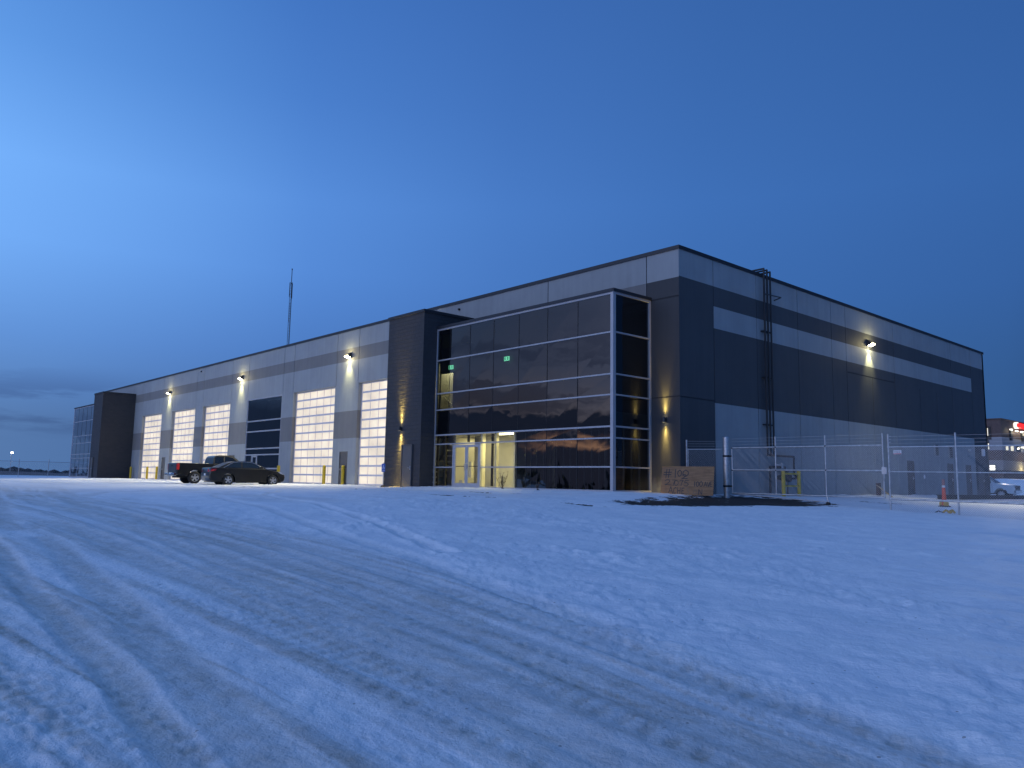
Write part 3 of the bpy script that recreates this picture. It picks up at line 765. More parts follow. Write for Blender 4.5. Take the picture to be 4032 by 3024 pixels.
def metal_door(x0, x1, y, zt, axis='x', hs=1):
    mb = MB()
    def B(u0_, u1, d0, d1, z0, z1):
        if axis == 'x': mb.bbox(u0_, u1, y+d0, y+d1, z0, z1, 0, .006)
        else: mb.bbox(y-d1, y-d0, u0_, u1, z0, z1, 0, .006)
    B(x0+.05, x1-.05, .03, .075, .0, zt-.05)
    B(x0, x0+.05, .0-.012, .09, -.1, zt); B(x1-.05, x1, .0-.012, .09, -.1, zt); B(x0+.05, x1-.05, -.012, .09, zt-.05, zt)
    d = mb.build('metal_door', M_DOOR, WH)
    mb = MB(); hx = (x1-.15) if hs > 0 else (x0+.15)
    if axis == 'x': mb.tube([(hx, y+.03, 1.0), (hx, y-.04, 1.0), (hx-.11*hs, y-.04, 1.0)], .014, 0, 6); mb.box(hx-.03, hx+.03, y+.015, y+.03, .9, 1.1)
    else: mb.tube([(y-.03, hx, 1.0), (y+.04, hx, 1.0), (y+.04, hx-.11*hs, 1.0)], .014, 0, 6); mb.box(y-.03, y-.015, hx-.03, hx+.03, .9, 1.1)
    mb.build('handle', M_STEEL, d)
for (a, b) in MD: metal_door(a, b, .0, MDZ, hs=-1)
for mir in (False, True):
    a, b = sorted((mx(-15.11, mir), mx(-14.17, mir))); metal_door(a, b, -3.40, 2.20)
for a, b in SD: metal_door(a, b, 0, 2.05, 'y')
def louvre(y0, y1, z0, z1):
    mb = MB(); mb.box(-.02, .05, y0, y0+.06, z0, z1); mb.box(-.02, .05, y1-.06, y1, z0, z1); mb.box(-.02, .05, y0+.06, y1-.06, z0, z0+.06); mb.box(-.02, .05, y0+.06, y1-.06, z1-.06, z1)
    n = 6
    for i in range(n):
        z = z0+.08+(z1-z0-.16)*i/n; mb.face([(.045, y0+.06, z), (.045, y1-.06, z), (.0, y1-.06, z+.09), (.0, y0+.06, z+.09)], 1)
    mb.face([(.004, y0+.06, z0+.06), (.004, y1-.06, z0+.06), (.004, y1-.06, z1-.06), (.004, y0+.06, z1-.06)], 2)
    return mb.build('vent', [M_LIGHT, M_MID, M_BLACK], WH)
louvre(27.05, 27.75, 2.45, 3.25); louvre(29.45, 30.25, 2.35, 3.30)
mb = MB(); mb.cyl((.0, 33.2, 3.1), (.12, 33.2, 3.05), .09, 0, 10); mb.build('pipe_outlet', M_GALV, WH)
mb = MB(); mb.cyl((0, 33.2, 2.6), (.1, 33.2, 2.6), .05, 0, 8); mb.build('pipe_outlet', M_GALV, WH)
mb = MB(); mb.bbox(0, .16, 35.75, 36.05, 2.75, 3.25, 0, .03); mb.build('door_light', M_WHITE, WH)
mb = MB(); mb.lathe([(.0, .02), (.11, .02), (.13, 0.0)], (0, 0, 0), 0, 14); mb.v = [(.0+v[2], 25.22+v[0], 1.12+v[1]) for v in mb.v]; mb.build('hose_cap', M_WHITE, WH)
for (x, z) in ((-14.84, 9.92), (-53.16, 9.95)):
    mb = MB(); mb.cyl((x, .0, z), (x, -.10, z-.02), .06, 0, 10); mb.build('overflow_scupper', M_BLACK, WH)
for (x, z1) in ((-83.67, 11.3), (-78.8, 11.15)):
    mb = MB(); mb.cyl((x, 3, 9.7), (x, 3, z1-.3), .08, 0, 10); mb.cyl((x, 3, z1-.3), (x, 3, z1), .15, 0, 10); mb.build('roof_vent', M_GALV, WH)

# ------------------------------------------------------------------ wall lamps
WARM = (1, .90, .56)
def flood(loc, rz, label, p, out=-3.4):
    t = thing('wall_lamp', label, 'lamp', loc, rz, 'flood lamps high on the warehouse walls')
    mb = MB()
    pr = [(0, .17), (-.10, .17), (-.30, .02), (-.30, -.04), (-.06, -.15), (0, -.15)]
    n = len(pr); P = [(x, y, z) for x in (-.24, .24) for y, z in pr]
    mb.idx(P, [tuple(range(n)), tuple(range(2*n-1, n-1, -1))]+[(i, i+n, (i+1) % n+n, (i+1) % n) for i in range(n) if i != 3])
    mb.build('housing', M_LAMPB, t)
    mb = MB(); mb.face([(-.22, -.305, -.048), (.22, -.305, -.048), (.22, -.07, -.155), (-.22, -.07, -.155)]); mb.build('lens', M_EMITW, t)
    lamp('flood_light', 'AREA', (0, -.30, -.20), (0, out, -3.2), p*1.75, WARM, t, size=.22, spread=R(108))
    lamp('halo_light', 'POINT', (0, -.42, -.02), (0, 0, 0), 60, (1, .85, .40), t, shadow_soft_size=.1)
    lamp('spill_light', 'SPOT', (0, -.34, -.20), (0, -.06, -1.5), 420, (1, .90, .42), t, spot_size=R(68), spot_blend=1.0, shadow_soft_size=.05)
    return t
flood((-26.63, 0, 8.55), 0, 'lit flood lamp on the grey wall, nearest the brick pilaster beside the office glass', 300)
flood((-43.99, 0, 8.55), 0, 'lit flood lamp above the tall dark window, middle one of three on the front wall', 300)
flood((-61.26, 0, 8.55), 0, 'lit flood lamp farthest along the front wall, between the last two overhead doors', 300)
flood((0, 17.98, 8.55), R(90), 'lit flood lamp alone on the dark striped side wall', 210, -5.5)

def sconce(loc, rz, label, p):
    t = thing('wall_sconce', label, 'lamp', loc, rz, 'up and down sconces')
    mb = MB(); mb.cyl((0, -.13, -.10), (0, -.13, .10), .085, 0, 16, caps=False); mb.box(-.05, .05, -.06, 0, -.06, .06); mb.cyl((0, -.13, -.03), (0, -.13, .03), .08, 0, 16)
    mb.build('housing', M_LAMPB, t)
    for s in (1, -1):
        mb = MB(); mb.cyl((0, -.13, s*.075), (0, -.13, s*.082), .075, 0, 14); mb.build('lens', M_EMITS, t)
        for sz, pw, yo in ((R(28), p*1.1, -.075), (R(54), p*.30, -.10), (R(95), p*.04, -.13)):
            lamp('sconce_light', 'SPOT', (0, yo, s*.115), (0, yo+.02, s*1.6), pw, (1, .70, .17), t, spot_size=sz, spot_blend=.9, shadow_soft_size=.03)
    return t
sconce((-.73, 0, 3.05), 0, 'glowing sconce on the dark corner panel between glass and building edge', 800)
sconce((-15.32, -3.30, 3.05), 0, 'glowing sconce above the steel door on the brick pilaster', 1500)

# exit signs inside
def exit_sign(loc, label):
    t = thing('exit_sign', label, 'sign', loc, 0, 'green exit signs')
    mb = MB(); mb.bbox(-.19, .19, -.03, .03, -.11, .11, 0, .01); mb.build('panel', M_EXITG, t)
    mb = MB(); y = -.033
    mb.face([(-.14, y, -.08), (-.06, y, -.08), (-.06, y, .08), (-.14, y, .08)]); mb.build('pictogram', M_EXITD, t); mb = MB(); mb.face([(.08, y, -.08), (.15, y, -.08), (.15, y, .08), (.08, y, .08)])
    mb.build('pictogram', M_EXITD, t)
exit_sign((-10.9, .1, 6.72), 'green lit exit sign alone behind the upper glass')
exit_sign((-15.62, .1, 6.72), 'green lit exit sign over the yellow lit stair doorway')

# ------------------------------------------------------------------ gas pipes, meter and guard
t = thing('gas_pipe', 'three black gas pipes running up the dark side wall over the roof edge', 'pipe', (0, 6.7, gz(0, 6.7)))
def L(p): return (p[0], p[1]-6.7, p[2]-gz(0, 6.7))
for y, zt in ((6.44, 10.62), (6.72, 10.60), (7.00, 10.56)):
    mb = MB(); mb.tube([L((-.9, y, zt)), L((.2, y, zt)), L((.2, y, 1.8))], .045, 0, 8); mb.build('riser', M_PIPE, t)
mb = MB(); mb.tube([L((.2, 6.40, 1.8)), L((.2, 8.80, 1.8)), L((.2, 8.80, .95))], .05, 0, 8); mb.build('header_pipe', M_PIPE, t)
mb = MB(); mb.tube([L((.24, 6.36, 9.38)), L((.24, 7.9, 9.46)), L((.0, 7.65, 9.3))], .03, 0, 6); mb.build('bracket', M_PIPE, t)
for z in (3.2, 5.4, 7.6):
    mb = MB(); mb.box(L((0, 0, 0))[0]+.02, .16, 6.35-6.7, 7.1-6.7, z, z+.06); mb.build('bracket', M_PIPE, t)
t = thing('gas_meter', 'black gas meter set with regulator low on the side wall behind yellow guard', 'meter', (.45, 7.6, gz(.45, 7.6)))
mb = MB(); mb.tube([(-.25, -1.0, 0), (-.25, -1.0, 1.3), (-.25, .35, 1.3), (-.25, .35, .8)], .05, 0, 8); mb.tube([(-.25, 1.2, .98), (-.05, 1.15, .8), (0, .35, .78)], .05, 0, 8); mb.tube([(0, .1, 0), (0, .1, .8)], .03, 0, 6); mb.tube([(-.1, -.6, .8), (0, 0, .8)], .05, 0, 8)
mb.build('pipework', M_PIPE, t)
mb = MB(); mb.bbox(-.16, .16, -.28, .28, .62, 1.02, 0, .06); mb.ball((0, -.55, .82), .17, 0, 12, .7); mb.cyl((0, .05, 1.0), (0, .05, 1.12), .09, 0, 10); mb.build('meter_body', M_PIPE, t)
mb = MB(); mb.cyl((-.2, -.35, 1.38), (-.2, -.35, 1.43), .16, 0, 12); mb.cyl((-.2, .0, 1.25), (-.2, .0, 1.5), .06, 0, 10); mb.build('regulator', M_GALV, t)
t = thing('guard_rail', 'yellow steel pipe guard standing in front of the gas meter', 'guard rail', (1.0, 7.03, gz(1.0, 7.03)))
for y in (-.70, .70):
    mb = MB(); mb.cyl((0, y, -.1), (0, y, 1.16), .085, 0, 14); mb.ball((0, y, 1.16), .085, 0, 12, .5); mb.build('post', M_YEL, t)
for z in (1.02, .46):
    mb = MB(); mb.cyl((0, -.66, z), (0, .66, z), .04, 0, 10); mb.build('rail', M_YEL, t)

# ------------------------------------------------------------------ bollards
BOL = [((-26.72, -.1), 'yellow bollard right of the grey steel door, closest one to the near pilaster'),
       ((-28.6, -.45), 'yellow bollard before the right side of the lit door nearest the tall dark window'),
       ((-34.6, -.85), 'yellow bollard just ahead of the dark sedan\'s front bumper'),
       ((-71.0, -.3), 'yellow bollard at the foot of the far brown brick pilaster'),
       ((-65.6, -.3), 'yellow bollard in front of the farthest lit overhead door'),
       ((-62.4, -.4), 'yellow bollard in front of the far narrow steel door, left of the pickup')]
def bollard(loc, label):
    t = thing('bollard', label, 'bollard', loc, 0, 'yellow bollards along the front wall')
    mb = MB(); mb.cyl((0, 0, -.15), (0, 0, 1.17), .11, 0, 16, caps=False); mb.build('post', M_YEL, t)
    mb = MB(); mb.lathe([(.112, 1.17), (.10, 1.22), (.06, 1.255), (0, 1.265)], (0, 0, 0), 0, 16); mb.build('cap', M_YEL, t)
    return t
b0 = None
for (x, y), lb in BOL:
    if b0 is None: b0 = bollard((x, y, gz(x, y)), lb)
    else: copy_thing(b0, (x, y, gz(x, y)), None, lb)

# ------------------------------------------------------------------ stroke lettering
SG = {'#': [[(.3, 0), (.38, 1)], [(.62, 0), (.7, 1)], [(.05, .62), (1, .66)], [(.0, .34), (.95, .36)]],
 '1': [[(.5, 0), (.5, 1)]], '0': [[(.5, 1), (.15, .8), (.05, .45), (.25, .05), (.6, .02), (.92, .35), (.88, .75), (.5, 1)]],
 '2': [[(.05, .75), (.25, .98), (.65, .95), (.75, .7), (.4, .3), (.05, .04), (.5, .1), (1, .05)]],
 '7': [[(.05, .93), (.9, .97), (.55, .5), (.4, 0)]], '5': [[(.9, .98), (.25, .95), (.2, .55), (.6, .6), (.9, .35), (.6, .03), (.1, .08)]],
 'A': [[(0, 0), (.45, 1), (.95, 0)], [(.2, .4), (.75, .4)]], 'V': [[(.05, 1), (.5, 0), (.95, 1)]], 'E': [[(.85, .98), (.1, .96), (.1, .02), (.9, .05)], [(.1, .52), (.7, .52)]],
 'C': [[(.9, .85), (.6, 1), (.2, .8), (.08, .4), (.3, .05), (.85, .12)]], 'H': [[(.1, 0), (.1, 1)], [(.85, 0), (.9, 1)], [(.1, .5), (.87, .52)]],
 'S': [[(.85, .88), (.5, 1), (.15, .8), (.4, .55), (.8, .35), (.6, .03), (.1, .1)]], 'O': [[(.5, 1), (.12, .7), (.1, .3), (.5, 0), (.9, .3), (.85, .75), (.5, 1)]],
 'N': [[(.08, 0), (.1, 1), (.85, .02), (.9, 1)]], 'F': [[(.1, 0), (.1, 1), (.9, 1)], [(.1, .55), (.7, .55)]]}
def stroke(mb, ch, x, z, w, h, y, th, m=0):
    for pl in SG[ch]:
        q = [(x+a*w, z+b*h) for a, b in pl]
        for (ax, az), (bx_, bz) in zip(q[:-1], q[1:]):
            dx, dz = bx_-ax, bz-az; l = math.hypot(dx, dz) or 1; nx, nz = -dz/l*th/2, dx/l*th/2; ex, ez = dx/l*th/3, dz/l*th/3
            mb.face([(ax+nx-ex, y, az+nz-ez), (ax-nx-ex, y, az-nz-ez), (bx_-nx+ex, y, bz-nz+ez), (bx_+nx+ex, y, bz+nz+ez)], m)

# plywood sign leaning by the corner
pa = Vector((-.54, -.62, 0)); pb = Vector((1.66, -.20, 0)); pw = (pb-pa).length; ph = 1.15
zb_ = -.02
t = thing('plywood_sign', 'weathered plywood sheet with hand painted address numbers leaning at the building corner', 'sign', ((pa.x+pb.x)/2, (pa.y+pb.y)/2, zb_), math.atan2(pb.y-pa.y, pb.x-pa.x))
tl = R(-9)
def LB(o): o.rotation_euler = (tl, 0, 0); return o
mb = MB(); mb.bbox(-pw/2, pw/2, -.012, .012, 0, ph, 0, .003); LB(mb.build('board', M_PLY, t))
mb = MB(); S = pw/1155.0
def PX(u, v): return (-pw/2+(u-265)*S, ph-(v-275)*(ph/615.0))
def letters(txt, boxes, th, m=0):
    for ch, (u0_, v0, u1, v1) in zip(txt, boxes):
        x0, z1 = PX(u0_, v0); x1, z0 = PX(u1, v1); stroke(mb, ch, x0, z0, x1-x0, z1-z0, -.0145, th, m)
letters('#10', [(310, 340, 490, 520), (540, 340, 610, 520), (620, 355, 720, 490)], .036)
letters('0', [(735, 355, 875, 490)], .034); letters('2', [(715, 450, 850, 545)], .03)
letters('27075', [(345, 565, 500, 685), (510, 565, 590, 690), (560, 575, 660, 690), (680, 570, 770, 690), (770, 575, 890, 700)], .028)
letters('100', [(985, 600, 1040, 700), (1045, 600, 1110, 700), (1115, 595, 1190, 700)], .03); letters('AVE', [(1215, 605, 1285, 705), (1285, 610, 1340, 705), (1340, 600, 1395, 700)], .028)
letters('ACHE', [(440, 715, 550, 870), (550, 730, 625, 865), (640, 735, 710, 865), (735, 740, 800, 865)], .03)
letters('S', [(840, 740, 910, 870)], .02, 1); letters('O', [(985, 775, 1080, 865)], .02, 1); letters('N', [(1100, 765, 1190, 870)], .028)
LB(mb.build('lettering', [M_INK, M_INKF], t))

# ------------------------------------------------------------------ fence and gate
def mesh_fabric(name, axis, a, b, z0f, z1, off, parent, pitch=.07, r=.0027, m=M_GALV):
    """chain-link fabric: woven diagonals in a vertical plane running from a to b along one axis"""
    mb = MB(); h = z1-min(z0f(a), z0f(b))
    def pt(u, z, s): return (u, off+s*.003, z) if axis == 'x' else (off+s*.003, u, z)
    zlo = min(z0f(a), z0f(b)); n = int((b-a+h)/pitch)
    for k in range(n+1):
        for s in (1, -1):
            u = a-h+k*pitch if s > 0 else a+k*pitch
            # line z = zlo + s*(x-u)
            xa, xb = (u, u+h) if s > 0 else (u-h, u)
            x0, x1 = max(a, xa), min(b, xb)
            if x1-x0 < .02: continue
            za = zlo+(x0-u)*s if s > 0 else zlo+(u-x0); zb2 = zlo+(x1-u)*s if s > 0 else zlo+(u-x1)
            mb.cyl(pt(x0, za, s), pt(x1, zb2, s), r, 0, 3, caps=False)
    return mb.build(name, m, parent)

gy = 1.15
t = thing('gate_post', 'thick galvanised round steel gate post', 'post', (1.40, gy, gz(1.4, gy)), 0)
mb = MB(); mb.cyl((0, 0, -.2), (0, 0, 2.34), .125, 0, 24, caps=False); mb.build('pipe', M_GALV, t)
mb = MB(); mb.lathe([(.13, 2.32), (.135, 2.36), (.10, 2.40), (0, 2.42)], (0, 0, 0), 0, 20); mb.build('cap', M_GALV, t)
for z in (1.62, .42):
    mb = MB(); mb.lathe([(.128, z-.04), (.14, z-.035), (.14, z+.035), (.128, z+.04)], (0, 0, 0), 0, 20); mb.cyl((.1, 0, z), (.27, 0, z), .035, 0, 8); mb.build('hinge', M_PIPE, t)

t = thing('swing_gate', 'wide galvanised chain link swing gate leaf hung on the thick post', 'gate', (1.65, gy, .09))
gw = 5.98
mb = MB(); 
for x, zt in ((.02, 1.83), (1.92, 2.20), (3.90, 2.18), (gw-.02, 2.19)): mb.cyl((x, 0, 0), (x, 0, zt), .028, 0, 8)
for z, z2 in ((1.80, 1.775), (.92, .90), (.0, -.02)): mb.cyl((0, 0, z), (gw, 0, z2), .028, 0, 8)
mb.build('gate_frame', M_GALV, t)
mb = MB(); mb.tube([(.05, 0, -.02), (4.0, -.02, -.24)], .02, 0, 6); mb.cyl((3.9, 0, 0), (4.0, -.02, -.30), .03, 0, 8); mb.build('truss_rod', M_GALV, t)
mb = MB(); mb.cyl((3.96, -.06, -.30), (3.96, .02, -.30), .075, 0, 14); mb.build('wheel', M_TYRE, t)
mesh_fabric('chain_link_mesh', 'x', .03, gw-.03, lambda u: 0, 1.79, 0, t)
mb = MB()
for dz in (.12, .24, .36): mb.cyl((.02, 0, 1.80+dz), (gw, 0, 1.79+dz), .003, 0, 4)
mb.build('barbed_wire', M_GALV, t)
for x in (.02, 1.92, 3.9):
    for z in (1.79, .91):
        mb = MB(); mb.lathe([(.03, z-.03), (.036, z), (.03, z+.03)], (x, 0, 0), 0, 10); mb.build('clamp', M_PIPE, t)
mb = MB(); mb.bbox(5.90, 6.08, -.035, .035, .78, 1.02, 0, .01); mb.cyl((5.99, -.04, .62), (5.99, -.04, .80), .03, 0, 8); mb.build('latch', M_GALV, t)

t = thing('chain_link_fence', 'galvanised chain link fence run right of the swing gate with barbed wire stubs', 'fence', (7.80, gy, gz(7.8, gy)))
g0 = gz(7.8, gy); FX = [0, 2.13, 4.3, 6.5, 8.7]
for x in FX:
    mb = MB(); mb.cyl((x, 0, gz(7.8+x, gy)-g0-.2), (x, 0, 2.24-g0-.008*x), .03 if x else .028, 0, 10); 
    for z in (1.80, .96, .03): mb.lathe([(.034, z-g0-.035-.008*x), (.042, z-g0-.008*x), (.034, z-g0+.035-.008*x)], (x, 0, 0), 0, 10)
    mb.build('post', M_GALV, t)
for z, rr_ in ((1.80, .021), (.96, .019), (.03, .034)):
    mb = MB(); mb.cyl((0, 0, z-g0), (8.7, 0, z-g0-.07), rr_, 0, 8); mb.build('rail', M_GALV, t)
mesh_fabric('chain_link_mesh', 'x', 0, 8.7, lambda u: -.44+.02*u*0, 1.80-g0, 0, t)
mb = MB()
for dz in (.12, .24, .36): mb.cyl((0, 0, 1.80-g0+dz), (8.7, 0, 1.74-g0+dz), .003, 0, 4)
mb.build('barbed_wire', M_GALV, t)
mb = MB()
for z in (1.95, 2.05, 2.15): 
    mb.cyl((-.02, 0, z-g0), (.09, 0, z-g0+.02), .012, 0, 5)
mb.build('barb_arm', M_GALV, t)

t = thing('chain_link_fence', 'short chain link fence panel between the building corner and thick gate post', 'fence', (.05, .35, 0))
dxy = Vector((1.28, .80, 0)); le = dxy.length; t.rotation_euler = (0, 0, math.atan2(dxy.y, dxy.x))
mb = MB(); mb.cyl((0, 0, -.1), (0, 0, 2.22), .035, 0, 10); mb.cyl((.06, 0, -.1), (.06, 0, 1.86), .02, 0, 8); mb.build('post', M_GALV, t)
mb = MB(); mb.cyl((0, 0, 1.83), (le-.1, 0, 1.84), .02, 0, 8); mb.build('rail', M_GALV, t)
mesh_fabric('chain_link_mesh', 'x', .06, le-.1, lambda u: .0, 1.83, 0, t)
mb = MB()
for dz in (.10, .2, .3): mb.cyl((0, 0, 1.86+dz), (le-.1, 0, 1.86+dz), .003, 0, 4)
mb.build('barbed_wire', M_GALV, t)

t = thing('fence_sign', 'small white sign with red band wired to the fence right of the gate latch', 'sign', (8.115, gy-.045, 1.545))
mb = MB(); mb.bbox(-.13, .13, -.004, .004, 0, .135, 0, .002); mb.build('plate', M_WHITE, t)
mb = MB(); mb.face([(-.125, -.0055, .006), (.125, -.0055, .006), (.125, -.0055, .028), (-.125, -.0055, .028)]); mb.build('red_band', M_RED, t)
mb = MB()
for k, ch in enumerate('FENCE'): stroke(mb, ch, -.10+.042*k, .045, .028, .032, -.0055, .008)
mb.face([(-.11, -.0055, .098), (.10, -.0055, .098), (.10, -.0055, .110), (-.11, -.0055, .110)]); mb.build('lettering', M_INK, t)

# ------------------------------------------------------------------ small things on the ground
def cone(x, y):
    t = thing('traffic_delineator', 'tall orange traffic delineator post with sandbag on its black base', 'traffic cone', (x, y, gz(x, y)))
    mb = MB(); mb.lathe([(0, .06), (.14, .06), (.24, .03), (.26, 0)], (0, 0, 0), 0, 8, sm=False); mb.build('base', M_RUBBER, t)
    mb = MB(); mb.lathe([(.10, .05), (.085, .3), (.065, .76), (.062, .78)], (0, 0, 0), 0, 16); mb.build('tube', M_ORANGE, t)
    mb = MB(); mb.lathe([(.064, .78), (.060, .87)], (0, 0, 0), 0, 16); mb.build('reflective_band', M_REFL, t)
    mb = MB(); mb.lathe([(.060, .87), (.055, 1.02), (.06, 1.04), (.05, 1.10), (0, 1.13)], (0, 0, 0), 0, 16); mb.build('tip', M_FADED, t)
    mb = MB()
    for a, b, s in ((-.10, .05, .12), (.09, -.08, .11), (.02, .10, .10)): mb.ball((a, b, .11), s, 0, 10, 1.3)
    mb.build('sandbag', M_SAND, t)
cone(7.0, 8.3)
x, y = 1.3, 17.2
t = thing('lumber_board', 'pale lumber board propped at an angle near the side wall', 'board', (x, y, gz(x, y)), R(100))
mb = MB(); mb.bbox(-.12, .12, -.02, .02, 0, 1.0, 0, .004); o = mb.build('plank', M_WOOD, t); o.rotation_euler = (R(-50), 0, R(0))
mb = MB(); mb.bbox(-.05, .45, .65, .80, 0, .75, 0, .01); mb.build('crate_end', mat('dark_brown_board', (.09, .05, .04), .8), t)
a = Vector((2.75, 19.5, 0)); b = Vector((3.9, 31.5, 0)); a.z = gz(a.x, a.y); b.z = gz(b.x, b.y)
t = thing('steel_beam', 'long dark steel beam lying on the snow beyond the fence', 'beam', a, math.atan2((b-a).y, (b-a).x))
ln = (b-a).length
mb = MB(); mb.box(0, ln, -.10, .10, .0, .03); mb.box(0, ln, -.10, .10, .22, .25); mb.box(0, ln, -.012, .012, .03, .22); mb.build('girder', M_PIPE, t)
x, y = 9.4, 1.75
t = thing('yellow_strap', 'crumpled yellow strap lying on the snow at the fence foot', 'strap', (x, y, gz(x, y)))
mb = MB(); P = [(-.16, 0, .03), (-.08, .03, .10), (.02, -.02, .06), (.12, .04, .11), (.2, .0, .03)]; mb.tube(P, .035, 0, 6); mb.ball((.05, 0, .05), .09, 0, 8, .6); mb.build('webbing', M_SAND, t)
mb = MB(); mb.tube([(-.42, .03, .02), (-.3, 0, .07), (-.16, 0, .03)], .018, 0, 5); mb.build('hook', M_PIPE, t)

def weed(x, y, h, n, label, seed):
    rg = random.Random(seed); t = thing('dry_weed', label, 'plant', (x, y, gz(x, y)+.06), 0)
    mb = MB()
    for i in range(n):
        a = rg.uniform(0, 6.28); sp = rg.uniform(.05, .45)*h; p = Vector((0, 0, 0)); hh = h*rg.uniform(.6, 1.0); pts = [p]
        for k in range(1, 5): pts.append(Vector((math.cos(a)*sp*k/4+rg.uniform(-.02, .02), math.sin(a)*sp*k/4+rg.uniform(-.02, .02), hh*k/4)))
        for q0, q1 in zip(pts[:-1], pts[1:]): mb.cyl(q0, q1, .007, 0, 4)
        for k in range(2):
            q = pts[rg.randint(2, 4)]; d = Vector((rg.uniform(-.1, .1), rg.uniform(-.1, .1), rg.uniform(.03, .12))); mb.cyl(q, q+d, .005, 0, 4); mb.ball(q+d, .018, 0, 5)
    mb.build('stem', M_TWIG, t)
    mb = MB(); mb.ball((.08, -.03, -.02), .09, 0, 7, .7); mb.build('clod', M_TRIM, t)
weed(-7.5, -3.05, .68, 11, 'taller dry weed in the snow before the lit lobby glass', 3)
weed(-4.95, -3.3, .26, 8, 'short dry weed in the snow before the dark office glass', 5)

# accessible-parking sign
x, y = -15.95, -3.9
t = thing('parking_sign', 'blue accessible parking sign on a steel post in front of the brick pilaster', 'sign', (x, y, gz(x, y)), R(32))
mb = MB(); mb.cyl((0, 0, -.1), (0, 0, 1.28), .028, 0, 10); mb.build('post', M_GALV, t)
mb = MB(); mb.bbox(-.10, .10, -.045, -.03, .80, 1.22, 0, .005); mb.build('plate', M_BLUE, t)
mb = MB(); yy = -.0465
cx_, cz_ = -.005, 1.0
for i in range(14):
    a0, a1 = R(120+i*20), R(140+i*20)
    mb.face([(cx_+.05*math.cos(a0), yy, cz_+.05*math.sin(a0)), (cx_+.05*math.cos(a1), yy, cz_+.05*math.sin(a1)), (cx_+.037*math.cos(a1), yy, cz_+.037*math.sin(a1)), (cx_+.037*math.cos(a0), yy, cz_+.037*math.sin(a0))])
for q in ([(-.012, 1.13), (.012, 1.13), (.012, 1.155), (-.012, 1.155)], [(-.01, 1.03), (.01, 1.03), (.005, 1.12), (-.012, 1.12)], [(0, 1.03), (.05, 1.03), (.05, 1.045), (0, 1.045)], [(.038, 1.04), (.052, 1.04), (.07, .97), (.056, .965)]):
    mb.face([(a, yy, b) for a, b in q])
mb.face([(-.07, yy, .87), (.07, yy, .87), (.07, yy, .885), (-.07, yy, .885)]); mb.build('wheelchair_symbol', M_WHITE, t)
mb = MB(); mb.lathe([(.13, .0), (.12, .08), (.06, .10)], (0, 0, 0), 0, 12); mb.build('base', M_RUBBER, t)

# ------------------------------------------------------------------ vehicles
def arch(cx, cz, r, zb, n=10):
    """wheel arch traced front to back"""
    a0 = math.asin(max(-1, min(1, (zb-cz)/r)))
    return [(cx+r*math.cos(a0+(math.pi-2*a0)*i/n), cz+r*math.sin(a0+(math.pi-2*a0)*i/n)) for i in range(n+1)]
def loft_profile(mb, poly, layers, m=0):
    """poly (x,z); layers: list of (y, inset) ; closed by end caps"""
    cx_ = sum(p[0] for p in poly)/len(poly); cz_ = sum(p[1] for p in poly)/len(poly); n = len(poly)
    P = []
    for y, sx, sz, dz in layers:
        for x, z in poly: P.append((cx_+(x-cx_)*sx, y, cz_+(z-cz_)*sz+dz))
    F = []
    for j in range(len(layers)-1):
        for i in range(n): F.append((j*n+i, j*n+(i+1) % n, (j+1)*n+(i+1) % n, (j+1)*n+i))
    mb.idx(P, F, m, True); mb.idx(P, [tuple(range(n)), tuple(range(len(P)-1, len(P)-n-1, -1))], m)
def wheel(parent, x, y, r, w, spokes, side):
    mb = MB(); mb.lathe([(r*.62, -w/2), (r*.9, -w/2), (r*.985, -w*.36), (r, -w*.2), (r, w*.2), (r*.985, w*.36), (r*.9, w/2), (r*.62, w/2)], (0, 0, 0), 0, 28, 'y')
    mb.lathe([(r*.62, -w*.3), (.001, -w*.3)], (0, 0, 0), 0, 20, 'y'); mb.lathe([(r*.62, w*.3), (.001, w*.3)], (0, 0, 0), 0, 20, 'y')
    o = mb.build('wheel', M_TYRE, parent, (x, y, r-.02))
    mb = MB(); s = -side; yo = side*w*.44
    mb.lathe([(r*.66, yo), (r*.63, yo-side*.015), (r*.57, yo-side*.02), (r*.57, yo-side*.06)], (0, 0, 0), 0, 28, 'y')
    for k in range(spokes):
        a = 2*math.pi*k/spokes+.3; ca, sa = math.cos(a), math.sin(a); wd0, wd1 = r*.10, r*.15
        q = [(r*.08, -wd0), (r*.60, -wd1), (r*.60, wd1), (r*.08, wd0)]
        mb.face([(u*ca-v*sa, yo-side*.012, u*sa+v*ca) for u, v in q])
    mb.cyl((0, yo-side*.03, 0), (0, yo, 0), r*.17, 0, 14)
    mb.build('rim', M_ALLOY, o)
def glass_quad(mb, q, m=0): mb.face(q, m)

